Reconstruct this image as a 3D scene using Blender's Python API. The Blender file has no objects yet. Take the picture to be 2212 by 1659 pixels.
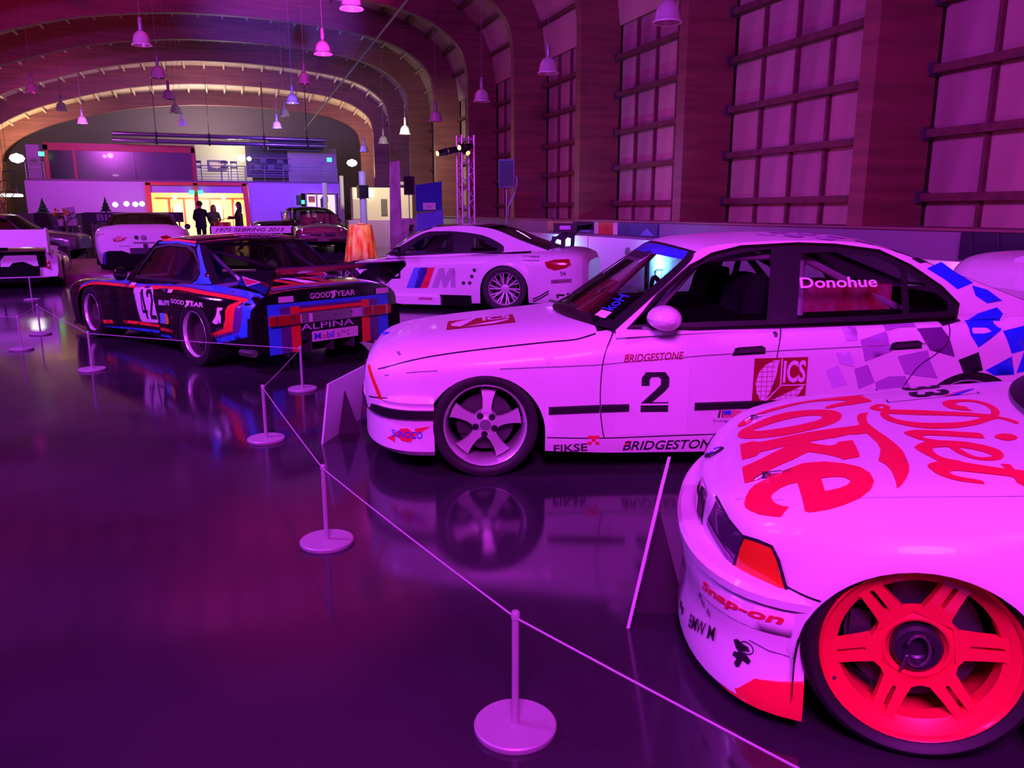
import bpy, bmesh, math, random
from math import sin, cos, pi, radians as rad, sqrt, atan2, hypot
from mathutils import Vector as V, Matrix
from mathutils.geometry import delaunay_2d_cdt
random.seed(7)
SC = bpy.context.scene
COL = SC.collection
# ---------------------------------------------------------------- camera
cam = bpy.data.objects.new('camera', bpy.data.cameras.new('camera'))
COL.objects.link(cam)
cam.data.sensor_fit = 'HORIZONTAL'; cam.data.sensor_width = 36.0
cam.data.lens = 1720 / 2212 * 36.0
cam.data.clip_start = 0.05; cam.data.clip_end = 300
cam.matrix_world = Matrix(((0.9431931, 0.0705042, -0.3246781, 0),
                           (-0.3322450, 0.2001508, -0.9217119, 0),
                           (0, 0.9772251, 0.2122056, 1.47), (0, 0, 0, 1)))
SC.camera = cam
# ---------------------------------------------------------------- world, exposure
W = bpy.data.worlds.new('world'); SC.world = W; W.use_nodes = True
W.node_tree.nodes['Background'].inputs[0].default_value = (.25, .05, .30, 1)
W.node_tree.nodes['Background'].inputs[1].default_value = .05
SC.view_settings.view_transform = 'Standard'; SC.view_settings.look = 'None'
SC.view_settings.exposure = 0; SC.view_settings.gamma = 1
SC.view_settings.use_curve_mapping = False
SC.cycles.max_bounces = 6; SC.cycles.transparent_max_bounces = 10
SC.cycles.sample_clamp_indirect = 4.0; SC.cycles.caustics_reflective = False; SC.cycles.caustics_refractive = False
# ---------------------------------------------------------------- lights
def lamp(kind, name, loc, target, power, color, size=.5, spot=60, blend=.5, tall=0.):
    d = bpy.data.lights.new(name, kind); d.energy = power; d.color = color
    if kind == 'AREA' and tall: d.shape = 'RECTANGLE'; d.size = size; d.size_y = tall
    elif kind == 'AREA': d.shape = 'DISK'; d.size = size
    else: d.shadow_soft_size = size
    if kind == 'SPOT': d.spot_size = rad(spot); d.spot_blend = blend
    o = bpy.data.objects.new(name, d); COL.objects.link(o); o.location = loc
    if target is not None:
        o.rotation_euler = (V(target) - V(loc)).to_track_quat('-Z', 'Y').to_euler()
    return o
MAG = (1, .045, .82); VIO = (.5, .05, 1); BLU = (.05, .09, 1); RED = (1, .02, .16); WARM = (1, .72, .38); WHT = (1, .93, .8)
# magenta and violet event washes on the parked cars
lamp('AREA', 'event_wash_magenta', (-1.0, -2.5, 5.2), (2.6, 4.5, .6), 900, (.80, .04, 1), 2.0)
lamp('AREA', 'event_wash_violet', (-6, 4.0, 5.0), (1.5, 3.5, .4), 220, (.35, .05, 1), 1.5)
lamp('AREA', 'event_wash_middle', (-3.5, 5.0, 5.5), (2, 13, .6), 700, (.55, .06, 1), 1.5)
lamp('AREA', 'event_wash_stage', (-7, 13.0, 5.5), (-3, 19, .6), 700, (.5, .07, 1), 1.2)
# crimson uplights on the right wall
for i, y in enumerate((7.5, 12, 17, 22, 27)):
    lamp('AREA', 'wall_wash_crimson', (6.2, y, 1.6), (9.3, y, 4.0), (13, 20, 26, 20, 14)[i], (1, .06, .5), .8)
# roof spots
lamp('SPOT', 'roof_spot_pink', (2.0, 12, 1.2), (1.4, 21.5, 9), 15000, (1, .03, .68), .3, 44, .8)
lamp('SPOT', 'roof_spot_pink', (2.0, 18, 1.2), (2.4, 27, 9), 7000, (1, .03, .6), .3, 36, .8)
lamp('SPOT', 'roof_spot_blue', (1.5, 25, 1.2), (2.6, 35.5, 9.2), 15000, (.14, .07, 1), .3, 36, .8)
lamp('SPOT', 'roof_spot_blue', (3.5, 14, 1.2), (4.6, 21, 8.5), 2500, (.2, .1, 1), .3, 30, .8)
lamp('SPOT', 'roof_spot_red', (-8, 20, 1.2), (-8, 28, 8), 2500, (1, .02, .22), .3, 60)
lamp('SPOT', 'roof_spot_plum', (-4, 16, 1.2), (-5, 23, 9), 1800, (.7, .05, .7), .3, 70)
# house lights at the far end
lamp('AREA', 'far_house_light', (-1, 55.0, 4.0), (-1, 55.5, 9), 900, (1, .78, .7), 3)
lamp('AREA', 'far_house_light', (-.5, 45.4, 5.9), (-.5, 46.6, 9), 110, WARM, 2)
lamp('AREA', 'far_house_light', (-9.3, 50, 3.6), (-11, 50.6, 6), 420, WARM, 1)
lamp('AREA', 'far_house_light', (7.3, 49.5, 3.6), (8.6, 50, 6), 260, WARM, 1)
lamp('AREA', 'doorway_room_light', (-1.3, 48.5, 2.7), (-1.3, 49.5, 0), 800, (1, .78, .45), 1.5)
lamp('POINT', 'lounge_light', (.6, 48.5, 4.9), None, 200, (1, .95, .7), .2)
lamp('AREA', 'plum_wall_wash', (-6, 40, 5), (-6, 46, 1.5), 450, (.8, .12, .95), 1)
lamp('AREA', 'blue_wall_wash', (3, 40, 5), (2.6, 46, 1.5), 900, (.18, .06, 1), 1)
lamp('AREA', 'kiosk_light', (6, 31, 4.5), (6.2, 34, 1.5), 230, (1, .9, .6), .8)
lamp('SPOT', 'table_light', (3.2, 21.5, 4.5), (3.72, 24, .8), 900, (1, .55, .35), .1, 20)
lamp('SPOT', 'speaker_blue_spot', (5.0, 15.5, 3.2), (6.5, 19, 2.3), 500, (.06, .06, 1), .1, 22)
lamp('SPOT', 'column_blue_spot', (4.0, 27, 3.6), (4.8, 30, 1.8), 300, (.4, .4, 1), .1, 40)
# upright battens lighting the white partition
lamp('AREA', 'partition_batten', (7.40, 13.3, .62), (7.66, 13.3, .66), 80, (.12, .5, 1), .06, tall=.56)
lamp('AREA', 'partition_batten', (7.40, 17.9, .46), (7.66, 17.9, .46), 90, (.12, .5, 1), .06, tall=.8)
lamp('AREA', 'partition_batten', (7.40, 6.4, .46), (7.66, 6.4, .46), 20, (1, .3, .9), .06, tall=.8)

lamp('AREA', 'partition_violet_fill', (6.2, 15.5, 2.4), (7.6, 15.0, .5), 45, (.28, .08, 1), .6)  # added fill lamp without a fixture, tints the partition violet
# ---------------------------------------------------------------- materials
MATS = {}
def mat(name, color=(.5, .5, .5), rough=.5, metal=0., coat=0., emit=None, es=0., spec=.5):
    if name in MATS: return MATS[name]
    m = bpy.data.materials.new(name); m.use_nodes = True
    b = m.node_tree.nodes['Principled BSDF']
    b.inputs['Base Color'].default_value = (*color, 1); b.inputs['Roughness'].default_value = rough
    b.inputs['Metallic'].default_value = metal; b.inputs['Coat Weight'].default_value = coat
    b.inputs['Coat Roughness'].default_value = .06; b.inputs['Specular IOR Level'].default_value = spec
    if emit: b.inputs['Emission Color'].default_value = (*emit, 1); b.inputs['Emission Strength'].default_value = es
    MATS[name] = m; return m
def noisy(name, c1, c2, scale=(1, 1, 1), rough=.5, coat=0., detail=4, bump=0., r2=None, space='Object', lo=.35, hi=.65):
    """base colour mottled between two colours by a noise texture in object space"""
    if name in MATS: return MATS[name]
    m = mat(name, c1, rough, coat=coat); nt = m.node_tree; N = nt.nodes; L = nt.links
    tc = N.new('ShaderNodeTexCoord'); mp = N.new('ShaderNodeMapping'); nz = N.new('ShaderNodeTexNoise'); rp = N.new('ShaderNodeValToRGB')
    mp.inputs['Scale'].default_value = scale; nz.inputs['Scale'].default_value = 1; nz.inputs['Detail'].default_value = detail
    rp.color_ramp.elements[0].color = (*c1, 1); rp.color_ramp.elements[1].color = (*c2, 1)
    rp.color_ramp.elements[0].position = lo; rp.color_ramp.elements[1].position = hi
    L.new(tc.outputs[space], mp.inputs[0]); L.new(mp.outputs[0], nz.inputs['Vector']); L.new(nz.outputs[0], rp.inputs[0])
    b = N['Principled BSDF']; L.new(rp.outputs[0], b.inputs['Base Color'])
    if r2 is not None:
        mr = N.new('ShaderNodeMapRange'); mr.inputs['From Min'].default_value = .3; mr.inputs['From Max'].default_value = .7
        mr.inputs['To Min'].default_value = rough; mr.inputs['To Max'].default_value = r2
        L.new(nz.outputs[0], mr.inputs[0]); L.new(mr.outputs[0], b.inputs['Roughness'])
    if bump:
        bp = N.new('ShaderNodeBump'); bp.inputs['Strength'].default_value = bump; bp.inputs['Distance'].default_value = .01
        L.new(nz.outputs[0], bp.inputs['Height']); L.new(bp.outputs[0], b.inputs['Normal'])
    return m
def glass(name, tint=(.25, .25, .28), refl=.12, rough=.02):
    if name in MATS: return MATS[name]
    m = bpy.data.materials.new(name); m.use_nodes = True; nt = m.node_tree; nt.nodes.clear()
    o = nt.nodes.new('ShaderNodeOutputMaterial'); t = nt.nodes.new('ShaderNodeBsdfTransparent'); g = nt.nodes.new('ShaderNodeBsdfGlossy')
    lw = nt.nodes.new('ShaderNodeLayerWeight'); mx = nt.nodes.new('ShaderNodeMixShader'); ad = nt.nodes.new('ShaderNodeMath')
    ad.operation = 'MULTIPLY_ADD'; ad.inputs[1].default_value = .75; ad.inputs[2].default_value = refl * .5; lw.inputs[0].default_value = .35
    t.inputs[0].default_value = (*tint, 1); g.inputs['Roughness'].default_value = rough
    nt.links.new(lw.outputs['Fresnel'], ad.inputs[0]); nt.links.new(ad.outputs[0], mx.inputs[0])
    nt.links.new(t.outputs[0], mx.inputs[1]); nt.links.new(g.outputs[0], mx.inputs[2]); nt.links.new(mx.outputs[0], o.inputs[0])
    MATS[name] = m; return m
WHITE = mat('white_paint', (.80, .78, .80), .32, coat=.35)
RUBBER = mat('tyre_rubber', (.014, .013, .014), .6)
BLACK = mat('black_plastic', (.01, .01, .012), .45)
MATTE = mat('matte_black', (.006, .006, .007), .9, spec=.1)
CHROME = mat('chrome', (.85, .85, .87), .12, 1.)
ALU = mat('silver_wheel', (.72, .70, .72), .28, 1.)
REDP = mat('red_paint', (.85, .012, .045), .35, coat=.3)
REDV = mat('red_vinyl', (.80, .01, .06), .4)
BLKV = mat('black_vinyl', (.015, .012, .02), .45)
DARKRED = mat('maroon_vinyl', (.30, .008, .02), .45)
BLUV = mat('blue_vinyl', (.03, .09, .75), .4)
GREYV = mat('grey_vinyl', (.25, .22, .27), .45)
WHTV = mat('white_vinyl', (.85, .83, .85), .4)
DARKGLASS = glass('tinted_glass', (.30, .29, .34))
CLEARGLASS = glass('clear_glass', (.75, .74, .78), .1)
LAMPRED = mat('red_lamp_lens', (.40, .006, .012), .12, coat=.6)
LAMPAMB = mat('amber_lamp_lens', (.75, .06, .01), .12, coat=.6)
STEEL = mat('steel', (.5, .48, .5), .35, 1.)
# ---------------------------------------------------------------- mesh helpers
class MB:
    def __init__(s): s.v = []; s.f = []; s.m = []
    def add(s, vs, fs, mi=0):
        k = len(s.v); s.v += [tuple(p) for p in vs]; s.f += [tuple(i + k for i in f) for f in fs]; s.m += [mi] * len(fs); return s
    def box(s, c, d, mi=0, rz=0., rot=None):
        x, y, z = (q / 2 for q in d); P = [V((sx * x, sy * y, sz * z)) for sx in (-1, 1) for sy in (-1, 1) for sz in (-1, 1)]
        R = rot if rot is not None else Matrix.Rotation(rz, 3, 'Z')
        return s.add([R @ p + V(c) for p in P], [(0, 1, 3, 2), (4, 6, 7, 5), (0, 4, 5, 1), (2, 3, 7, 6), (0, 2, 6, 4), (1, 5, 7, 3)], mi)
    def bar(s, a, b, w, h, mi=0, up=(0, 0, 1)):
        a, b = V(a), V(b); d = (b - a).normalized(); u = V(up)
        if abs(d.dot(u)) > .99: u = V((1, 0, 0))
        r = d.cross(u).normalized(); u = r.cross(d)
        P = [p + r * (sx * w / 2) + u * (sz * h / 2) for p in (a, b) for sx, sz in ((-1, -1), (1, -1), (1, 1), (-1, 1))]
        return s.add(P, [(3, 2, 1, 0), (4, 5, 6, 7), (0, 1, 5, 4), (1, 2, 6, 5), (2, 3, 7, 6), (3, 0, 4, 7)], mi)
    def tube(s, pts, r, n=8, mi=0, cap=True):
        pts = [V(p) for p in pts]; rs = r if isinstance(r, (list, tuple)) else [r] * len(pts); k = len(s.v); prev = None
        for i, p in enumerate(pts):
            d = (pts[min(i + 1, len(pts) - 1)] - pts[max(i - 1, 0)]).normalized()
            if prev is None: u = d.orthogonal().normalized()
            else: u = (prev - d * prev.dot(d)).normalized()
            prev = u; w = d.cross(u)
            s.v += [tuple(p + (u * cos(2 * pi * j / n) + w * sin(2 * pi * j / n)) * rs[i]) for j in range(n)]
        for i in range(len(pts) - 1):
            for j in range(n):
                a = k + i * n + j; b = k + i * n + (j + 1) % n; s.f.append((a, b, b + n, a + n)); s.m.append(mi)
        if cap:
            e = k + (len(pts) - 1) * n
            s.f += [tuple(range(k + n - 1, k - 1, -1)), tuple(range(e, e + n))]; s.m += [mi, mi]
        return s
    def lathe(s, prof, n=32, axis='z', c=(0, 0, 0), mi=0, close=False):
        """prof: (radius, height) pairs turned about an axis"""
        k = len(s.v); c = V(c)
        for r, h in prof:
            for j in range(n):
                a = 2 * pi * j / n
                p = (r * cos(a), r * sin(a), h) if axis == 'z' else (r * cos(a), h, r * sin(a)) if axis == 'y' else (h, r * cos(a), r * sin(a))
                s.v.append(tuple(V(p) + c))
        m = len(prof)
        for i in range(m if close else m - 1):
            for j in range(n):
                a = k + i * n + j; b = k + i * n + (j + 1) % n; i2 = ((i + 1) % m) * n
                s.f.append((a, b, k + i2 + (j + 1) % n, k + i2 + j)); s.m.append(mi)
        if not close:
            if prof[0][0] > 1e-6: s.f.append(tuple(k + j for j in range(n))); s.m.append(mi)
            if prof[-1][0] > 1e-6: s.f.append(tuple(k + (m - 1) * n + j for j in range(n))); s.m.append(mi)
        return s
    def grid(s, rows, mi=0, mfun=None):
        k = len(s.v); n = len(rows[0])
        for r in rows: s.v += [tuple(p) for p in r]
        for i in range(len(rows) - 1):
            for j in range(n - 1):
                s.f.append((k + i * n + j, k + i * n + j + 1, k + (i + 1) * n + j + 1, k + (i + 1) * n + j))
                s.m.append(mfun(i, j) if mfun else mi)
        return s
    def build(s, name, mats=None, parent=None, smooth=False, loc=None):
        me = bpy.data.meshes.new(name); me.from_pydata(s.v, [], s.f)
        for m in (mats if isinstance(mats, (list, tuple)) else [mats]): me.materials.append(m)
        if any(s.m): me.polygons.foreach_set('material_index', s.m)
        if smooth:
            me.polygons.foreach_set('use_smooth', [True] * len(me.polygons))
            if smooth != 'all': me.set_sharp_from_angle(angle=rad(smooth if smooth is not True else 38))
        me.update(); o = bpy.data.objects.new(name, me); COL.objects.link(o)
        if parent is not None: o.parent = parent
        if loc is not None: o.location = loc
        return o
def fixn(o):
    bm = bmesh.new(); bm.from_mesh(o.data); bmesh.ops.remove_doubles(bm, verts=bm.verts, dist=1e-5)
    bmesh.ops.recalc_face_normals(bm, faces=bm.faces); bm.to_mesh(o.data); bm.free(); return o
def tag(o, label=None, cat=None, group=None, kind=None):
    if label: o['label'] = label
    if cat: o['category'] = cat
    if group: o['group'] = group
    if kind: o['kind'] = kind
    return o
def empty(name, loc=(0, 0, 0), rz=0., label=None, cat=None, group=None):
    o = bpy.data.objects.new(name, None); COL.objects.link(o); o.location = loc; o.rotation_euler = (0, 0, rz); o.empty_display_size = .1
    return tag(o, label, cat, group)
def copy_tree(o, parent=None, label=None):
    c = o.copy(); COL.objects.link(c); c.parent = parent
    if label: c['label'] = label
    for ch in list(o.children): copy_tree(ch, c)
    return c
def struct(o): o['kind'] = 'structure'; return o
def inside(p, polys):
    x, y = p; r = False
    for q in polys:
        n = len(q)
        for i in range(n):
            x1, y1 = q[i]; x2, y2 = q[(i + 1) % n]
            if (y1 > y) != (y2 > y) and x < (x2 - x1) * (y - y1) / (y2 - y1) + x1: r = not r
    return r
def fill(polys, step=None):
    """triangulate 2-D polygons by the even-odd rule, with grid points inside when step is given"""
    vs = []; es = []
    for q in polys:
        k = len(vs); vs += [V(p) for p in q]; es += [(k + i, k + (i + 1) % len(q)) for i in range(len(q))]
    if step:
        xs = [p[0] for q in polys for p in q]; ys = [p[1] for q in polys for p in q]
        nx = int((max(xs) - min(xs)) / step); ny = int((max(ys) - min(ys)) / step)
        for i in range(1, nx + 1):
            for j in range(1, ny + 1):
                p = (min(xs) + i * step * 1.0001, min(ys) + j * step * 1.0001)
                if inside(p, polys): vs.append(V(p))
    r = delaunay_2d_cdt(vs, es, [], 0, 1e-7, False)
    P = [tuple(p) for p in r[0]]
    F = [tuple(f) for f in r[2] if inside((sum(P[i][0] for i in f) / 3, sum(P[i][1] for i in f) / 3), polys)]
    return P, F
def dense(poly, step):
    out = []
    for i in range(len(poly)):
        a, b = poly[i], poly[(i + 1) % len(poly)]; n = max(1, int(hypot(b[0] - a[0], b[1] - a[1]) / step))
        out += [(a[0] + (b[0] - a[0]) * k / n, a[1] + (b[1] - a[1]) * k / n) for k in range(n)]
    return out
def smoothpoly(poly, n=4, closed=True):
    """Catmull-Rom through the points"""
    out = []; m = len(poly)
    for i in range(m if closed else m - 1):
        g = (lambda k: poly[k % m]) if closed else (lambda k: poly[max(0, min(m - 1, k))])
        p0, p1, p2, p3 = g(i - 1), g(i), g(i + 1), g(i + 2)
        for k in range(n):
            t = k / n
            out.append(tuple(.5 * (2 * b + (c - a) * t + (2 * a - 5 * b + 4 * c - d) * t * t + (3 * b - a - 3 * c + d) * t ** 3) for a, b, c, d in zip(p0, p1, p2, p3)))
    if not closed: out.append(tuple(poly[-1]))
    return out
def prism(poly, h0, h1, fn=None, holes=(), axis='y'):
    """solid between heights h0 and h1 over a 2-D outline; returns an MB"""
    P, F = fill([poly, *holes]); b = MB()
    put = fn or (lambda u, v, h: (u, h, v) if axis == 'y' else (h, u, v) if axis == 'x' else (u, v, h))
    k = len(P); b.add([put(u, v, h0) for u, v in P] + [put(u, v, h1) for u, v in P], [f for f in F] + [tuple(i + k for i in f[::-1]) for f in F])
    for q in [poly, *holes]:
        n = len(q); b.add([put(u, v, h0) for u, v in q] + [put(u, v, h1) for u, v in q], [(i, (i + 1) % n, n + (i + 1) % n, n + i) for i in range(n)])
    return b
def text2d(body, size=1., bold=0., shear=0., width=1., align='LEFT', space=1.):
    cu = bpy.data.curves.new('lettering', 'FONT'); cu.body = body; cu.size = size; cu.offset = bold * size; cu.shear = shear
    cu.align_x = align; cu.space_character = space; cu.resolution_u = 3
    o = bpy.data.objects.new('lettering', cu); me = o.to_mesh()
    P = [(v.co.x * width, v.co.y) for v in me.vertices]; F = [tuple(p.vertices) for p in me.polygons]
    o.to_mesh_clear(); bpy.data.objects.remove(o); bpy.data.curves.remove(cu)
    return P, F
def textfit(body, w, h, bold=0., shear=0., space=1.):
    """text scaled to the box (0,0)-(w,h)"""
    P, F = text2d(body, 1., bold, shear, space=space)
    x0 = min(p[0] for p in P); x1 = max(p[0] for p in P); y0 = min(p[1] for p in P); y1 = max(p[1] for p in P)
    return [((x - x0) / (x1 - x0) * w, (y - y0) / (y1 - y0) * h) for x, y in P], F
def flat(name, PF, fn, m, parent=None):
    P, F = PF; return MB().add([fn(*p) for p in P], F).build(name, m, parent)
# ---------------------------------------------------------------- cars: surface maths
def lerp_tab(tab, x):
    if x >= tab[0][0]: return tab[0][1:]
    if x <= tab[-1][0]: return tab[-1][1:]
    n = len(tab)
    for i in range(n - 1):
        if tab[i][0] >= x >= tab[i + 1][0]:
            a, b = tab[i], tab[i + 1]; h = b[0] - a[0]; t = (x - a[0]) / h; out = []
            for k in range(1, len(a)):
                d = (b[k] - a[k]) / h
                def slope(j):
                    if j <= 0 or j >= n - 1: 
                        q, r = (tab[0], tab[1]) if j <= 0 else (tab[-2], tab[-1]); return (r[k] - q[k]) / (r[0] - q[0])
                    d1 = (tab[j][k] - tab[j - 1][k]) / (tab[j][0] - tab[j - 1][0]); d2 = (tab[j + 1][k] - tab[j][k]) / (tab[j + 1][0] - tab[j][0])
                    return 0. if d1 * d2 <= 0 else 2 * d1 * d2 / (d1 + d2)
                m0, m1 = slope(i) * h, slope(i + 1) * h
                out.append(a[k] * (2 * t ** 3 - 3 * t * t + 1) + m0 * (t ** 3 - 2 * t * t + t) + b[k] * (3 * t * t - 2 * t ** 3) + m1 * (t ** 3 - t * t))
            return tuple(out)
class Shape:
    """lower body of a car: table rows (x, z bottom, half width at bottom, z of widest line, half width, z top, squareness)"""
    def __init__(s, tab, arches, flares=(), g0=None, k=.48, zb=.88):
        s.tab = tab; s.arches = arches; s.flares = flares; s.g0 = g0 or [(0, .80), (-3, .78)]; s.k = k; s.zbelt = zb; s.cache = {}
    def prof(s, x):
        q = round(x, 5)
        if q not in s.cache: s.cache[q] = lerp_tab(s.tab, x)
        return s.cache[q]
    def flare(s, x, z):
        f = 0.
        for xw, zw, r0, r1, amt in s.flares:
            d = hypot(x - xw, (z - zw))
            if d < r1:
                t = 1. if d < r0 else (r1 - d) / (r1 - r0); f = max(f, amt * t * t * (3 - 2 * t))
        return f
    def Y(s, x, z):
        zb, yb, zm, ym, zt, n = s.prof(x)
        if z <= zm:
            t = min(1, max(0, (z - zb) / max(1e-6, zm - zb))); y = yb + (ym - yb) * sqrt(max(0, 1 - (1 - t) ** 2))
        else:
            u = min(1, (z - zm) / max(1e-6, zt - zm)); y = ym * (1 - u ** n) ** (1 / n)
        return y + s.flare(x, z) * (1 if z <= zm else max(0, 1 - ((z - zm) / max(1e-6, zt - zm)) ** 4))
    def Z(s, x, y):
        zb, yb, zm, ym, zt, n = s.prof(x); u = min(1, abs(y) / ym)
        return zm + (zt - zm) * (1 - u ** n) ** (1 / n)
    def zbot(s, x):
        zb = s.prof(x)[0]
        for xw, R, zc in s.arches:
            if abs(x - xw) < R: zb = max(zb, zc + sqrt(R * R - (x - xw) ** 2))
        return zb
    def G(s, x, z):
        """half width of the glasshouse side"""
        g = lerp_tab(s.g0, x)[0]; d = z - s.zbelt; return g - s.k * d - .12 * max(0, d) ** 2
# ---------------------------------------------------------------- car tables
# rows: x, z bottom, half width at bottom, z of widest line, half width, z top, squareness; arches: x, radius, centre z
SEDAN = dict(tab=[(.70, .34, .50, .50, .54, .60, 4), (.68, .34, .58, .50, .62, .66, 4), (.62, .34, .66, .50, .70, .695, 3.8), (.52, .32, .74, .50, .775, .725, 3.6), (.36, .20, .80, .52, .825, .75, 3.6), (0, .16, .83, .55, .855, .79, 3.6),
    (-.45, .14, .84, .55, .865, .835, 4), (-.75, .13, .845, .55, .87, .86, 5), (-1.6, .13, .85, .55, .875, .885, 6), (-2.4, .14, .85, .56, .87, .91, 6), (-2.76, .16, .84, .58, .865, .925, 5),
    (-3.2, .22, .80, .6, .845, .95, 4.5), (-3.6, .28, .74, .62, .80, .945, 4), (-3.78, .34, .66, .62, .72, .92, 4), (-3.84, .40, .55, .62, .62, .86, 3)],
    arches=[(0, .335, .25), (-2.761, .33, .25)], g0=[(0, .815), (-.7, .815), (-2.5, .815), (-3.3, .76)], k=.47, zb=.87)
COUPE = dict(tab=[(.625, .30, .22, .40, .24, .535, 5), (.61, .30, .32, .40, .345, .56, 5), (.57, .28, .45, .42, .50, .59, 5), (.51, .28, .58, .44, .635, .62, 5), (.45, .26, .66, .45, .715, .64, 5), (.36, .22, .73, .47, .775, .668, 4.5), (.25, .12, .78, .48, .81, .695, 4.5),
    (0, .12, .80, .50, .83, .735, 4.5), (-.35, .10, .82, .52, .84, .785, 4.5), (-.62, .10, .82, .52, .845, .815, 5), (-1.6, .10, .82, .52, .845, .84, 6), (-2.5, .10, .82, .52, .84, .86, 5), (-2.9, .16, .80, .55, .83, .875, 4.5),
    (-3.4, .22, .74, .6, .80, .88, 4), (-3.62, .30, .66, .6, .72, .84, 4)],
    arches=[(0, .318, .242), (-2.70, .318, .242)], flares=[(0, .24, .32, .46, .03), (-2.7, .24, .32, .46, .03)], g0=[(0, .80), (-3.3, .76)], k=.5, zb=.82)
BATMOBILE = dict(tab=[(.85, .08, .70, .4, .75, .62, 4), (.75, .08, .80, .42, .85, .66, 4), (.5, .10, .86, .45, .92, .69, 4), (0, .12, .86, .45, .93, .715, 4), (-.5, .15, .84, .48, .90, .74, 4), (-.8, .16, .82, .5, .86, .75, 4.5),
    (-1.7, .16, .82, .5, .86, .78, 5), (-2.1, .16, .86, .5, .93, .80, 4.5), (-2.625, .18, .88, .5, .98, .80, 4), (-3.1, .22, .84, .5, .95, .79, 4), (-3.4, .25, .79, .5, .87, .77, 4), (-3.5, .27, .74, .5, .82, .755, 4)],
    arches=[(0, .34, .28), (-2.625, .35, .28)], g0=[(0, .78), (-1, .78), (-2.2, .78), (-3.3, .70)], k=.42, zb=.78)
RACER = dict(tab=[(.85, .12, .5, .4, .55, .45, 3), (.80, .12, .65, .4, .70, .52, 3.5), (.6, .10, .78, .42, .84, .58, 3.5), (.3, .08, .86, .42, .92, .63, 3.5), (0, .08, .88, .45, .94, .68, 3.5), (-.45, .08, .88, .5, .93, .74, 4),
    (-.8, .08, .88, .5, .90, .79, 5), (-1.7, .10, .88, .55, .90, .83, 6), (-2.4, .12, .88, .58, .92, .88, 5), (-2.76, .14, .9, .6, .95, .91, 4), (-3.2, .14, .88, .6, .93, .93, 4), (-3.55, .16, .84, .6, .88, .92, 4), (-3.75, .20, .74, .6, .78, .86, 4), (-3.82, .3, .6, .6, .62, .76, 4)],
    arches=[(0, .37, .32), (-2.62, .37, .32)], flares=[(-2.62, .34, .37, .5, .02)], g0=[(0, .80), (-3.3, .74)], k=.52, zb=.83)
POSE = dict(sedan=(1.528, 4.913, 163.5), coupe=(2.152, 2.122, 144.2), bat=(-.782, 10.948, 118.85), racer=(2.158, 13.418, 146.2))
def nose_pts(xf, yw, r, xb, p=2.4, n=28):
    pts = [(xb, -yw), ((xb + xf - r) / 2, -yw)]
    for i in range(n + 1):
        a = -pi / 2 + pi * i / n; c, s = cos(a), sin(a)
        pts.append((xf - r + r * abs(c) ** (2 / p), yw * (1 if s > 0 else -1) * abs(s) ** (2 / p)))
    return pts + [((xb + xf - r) / 2, yw), (xb, yw)]
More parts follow.
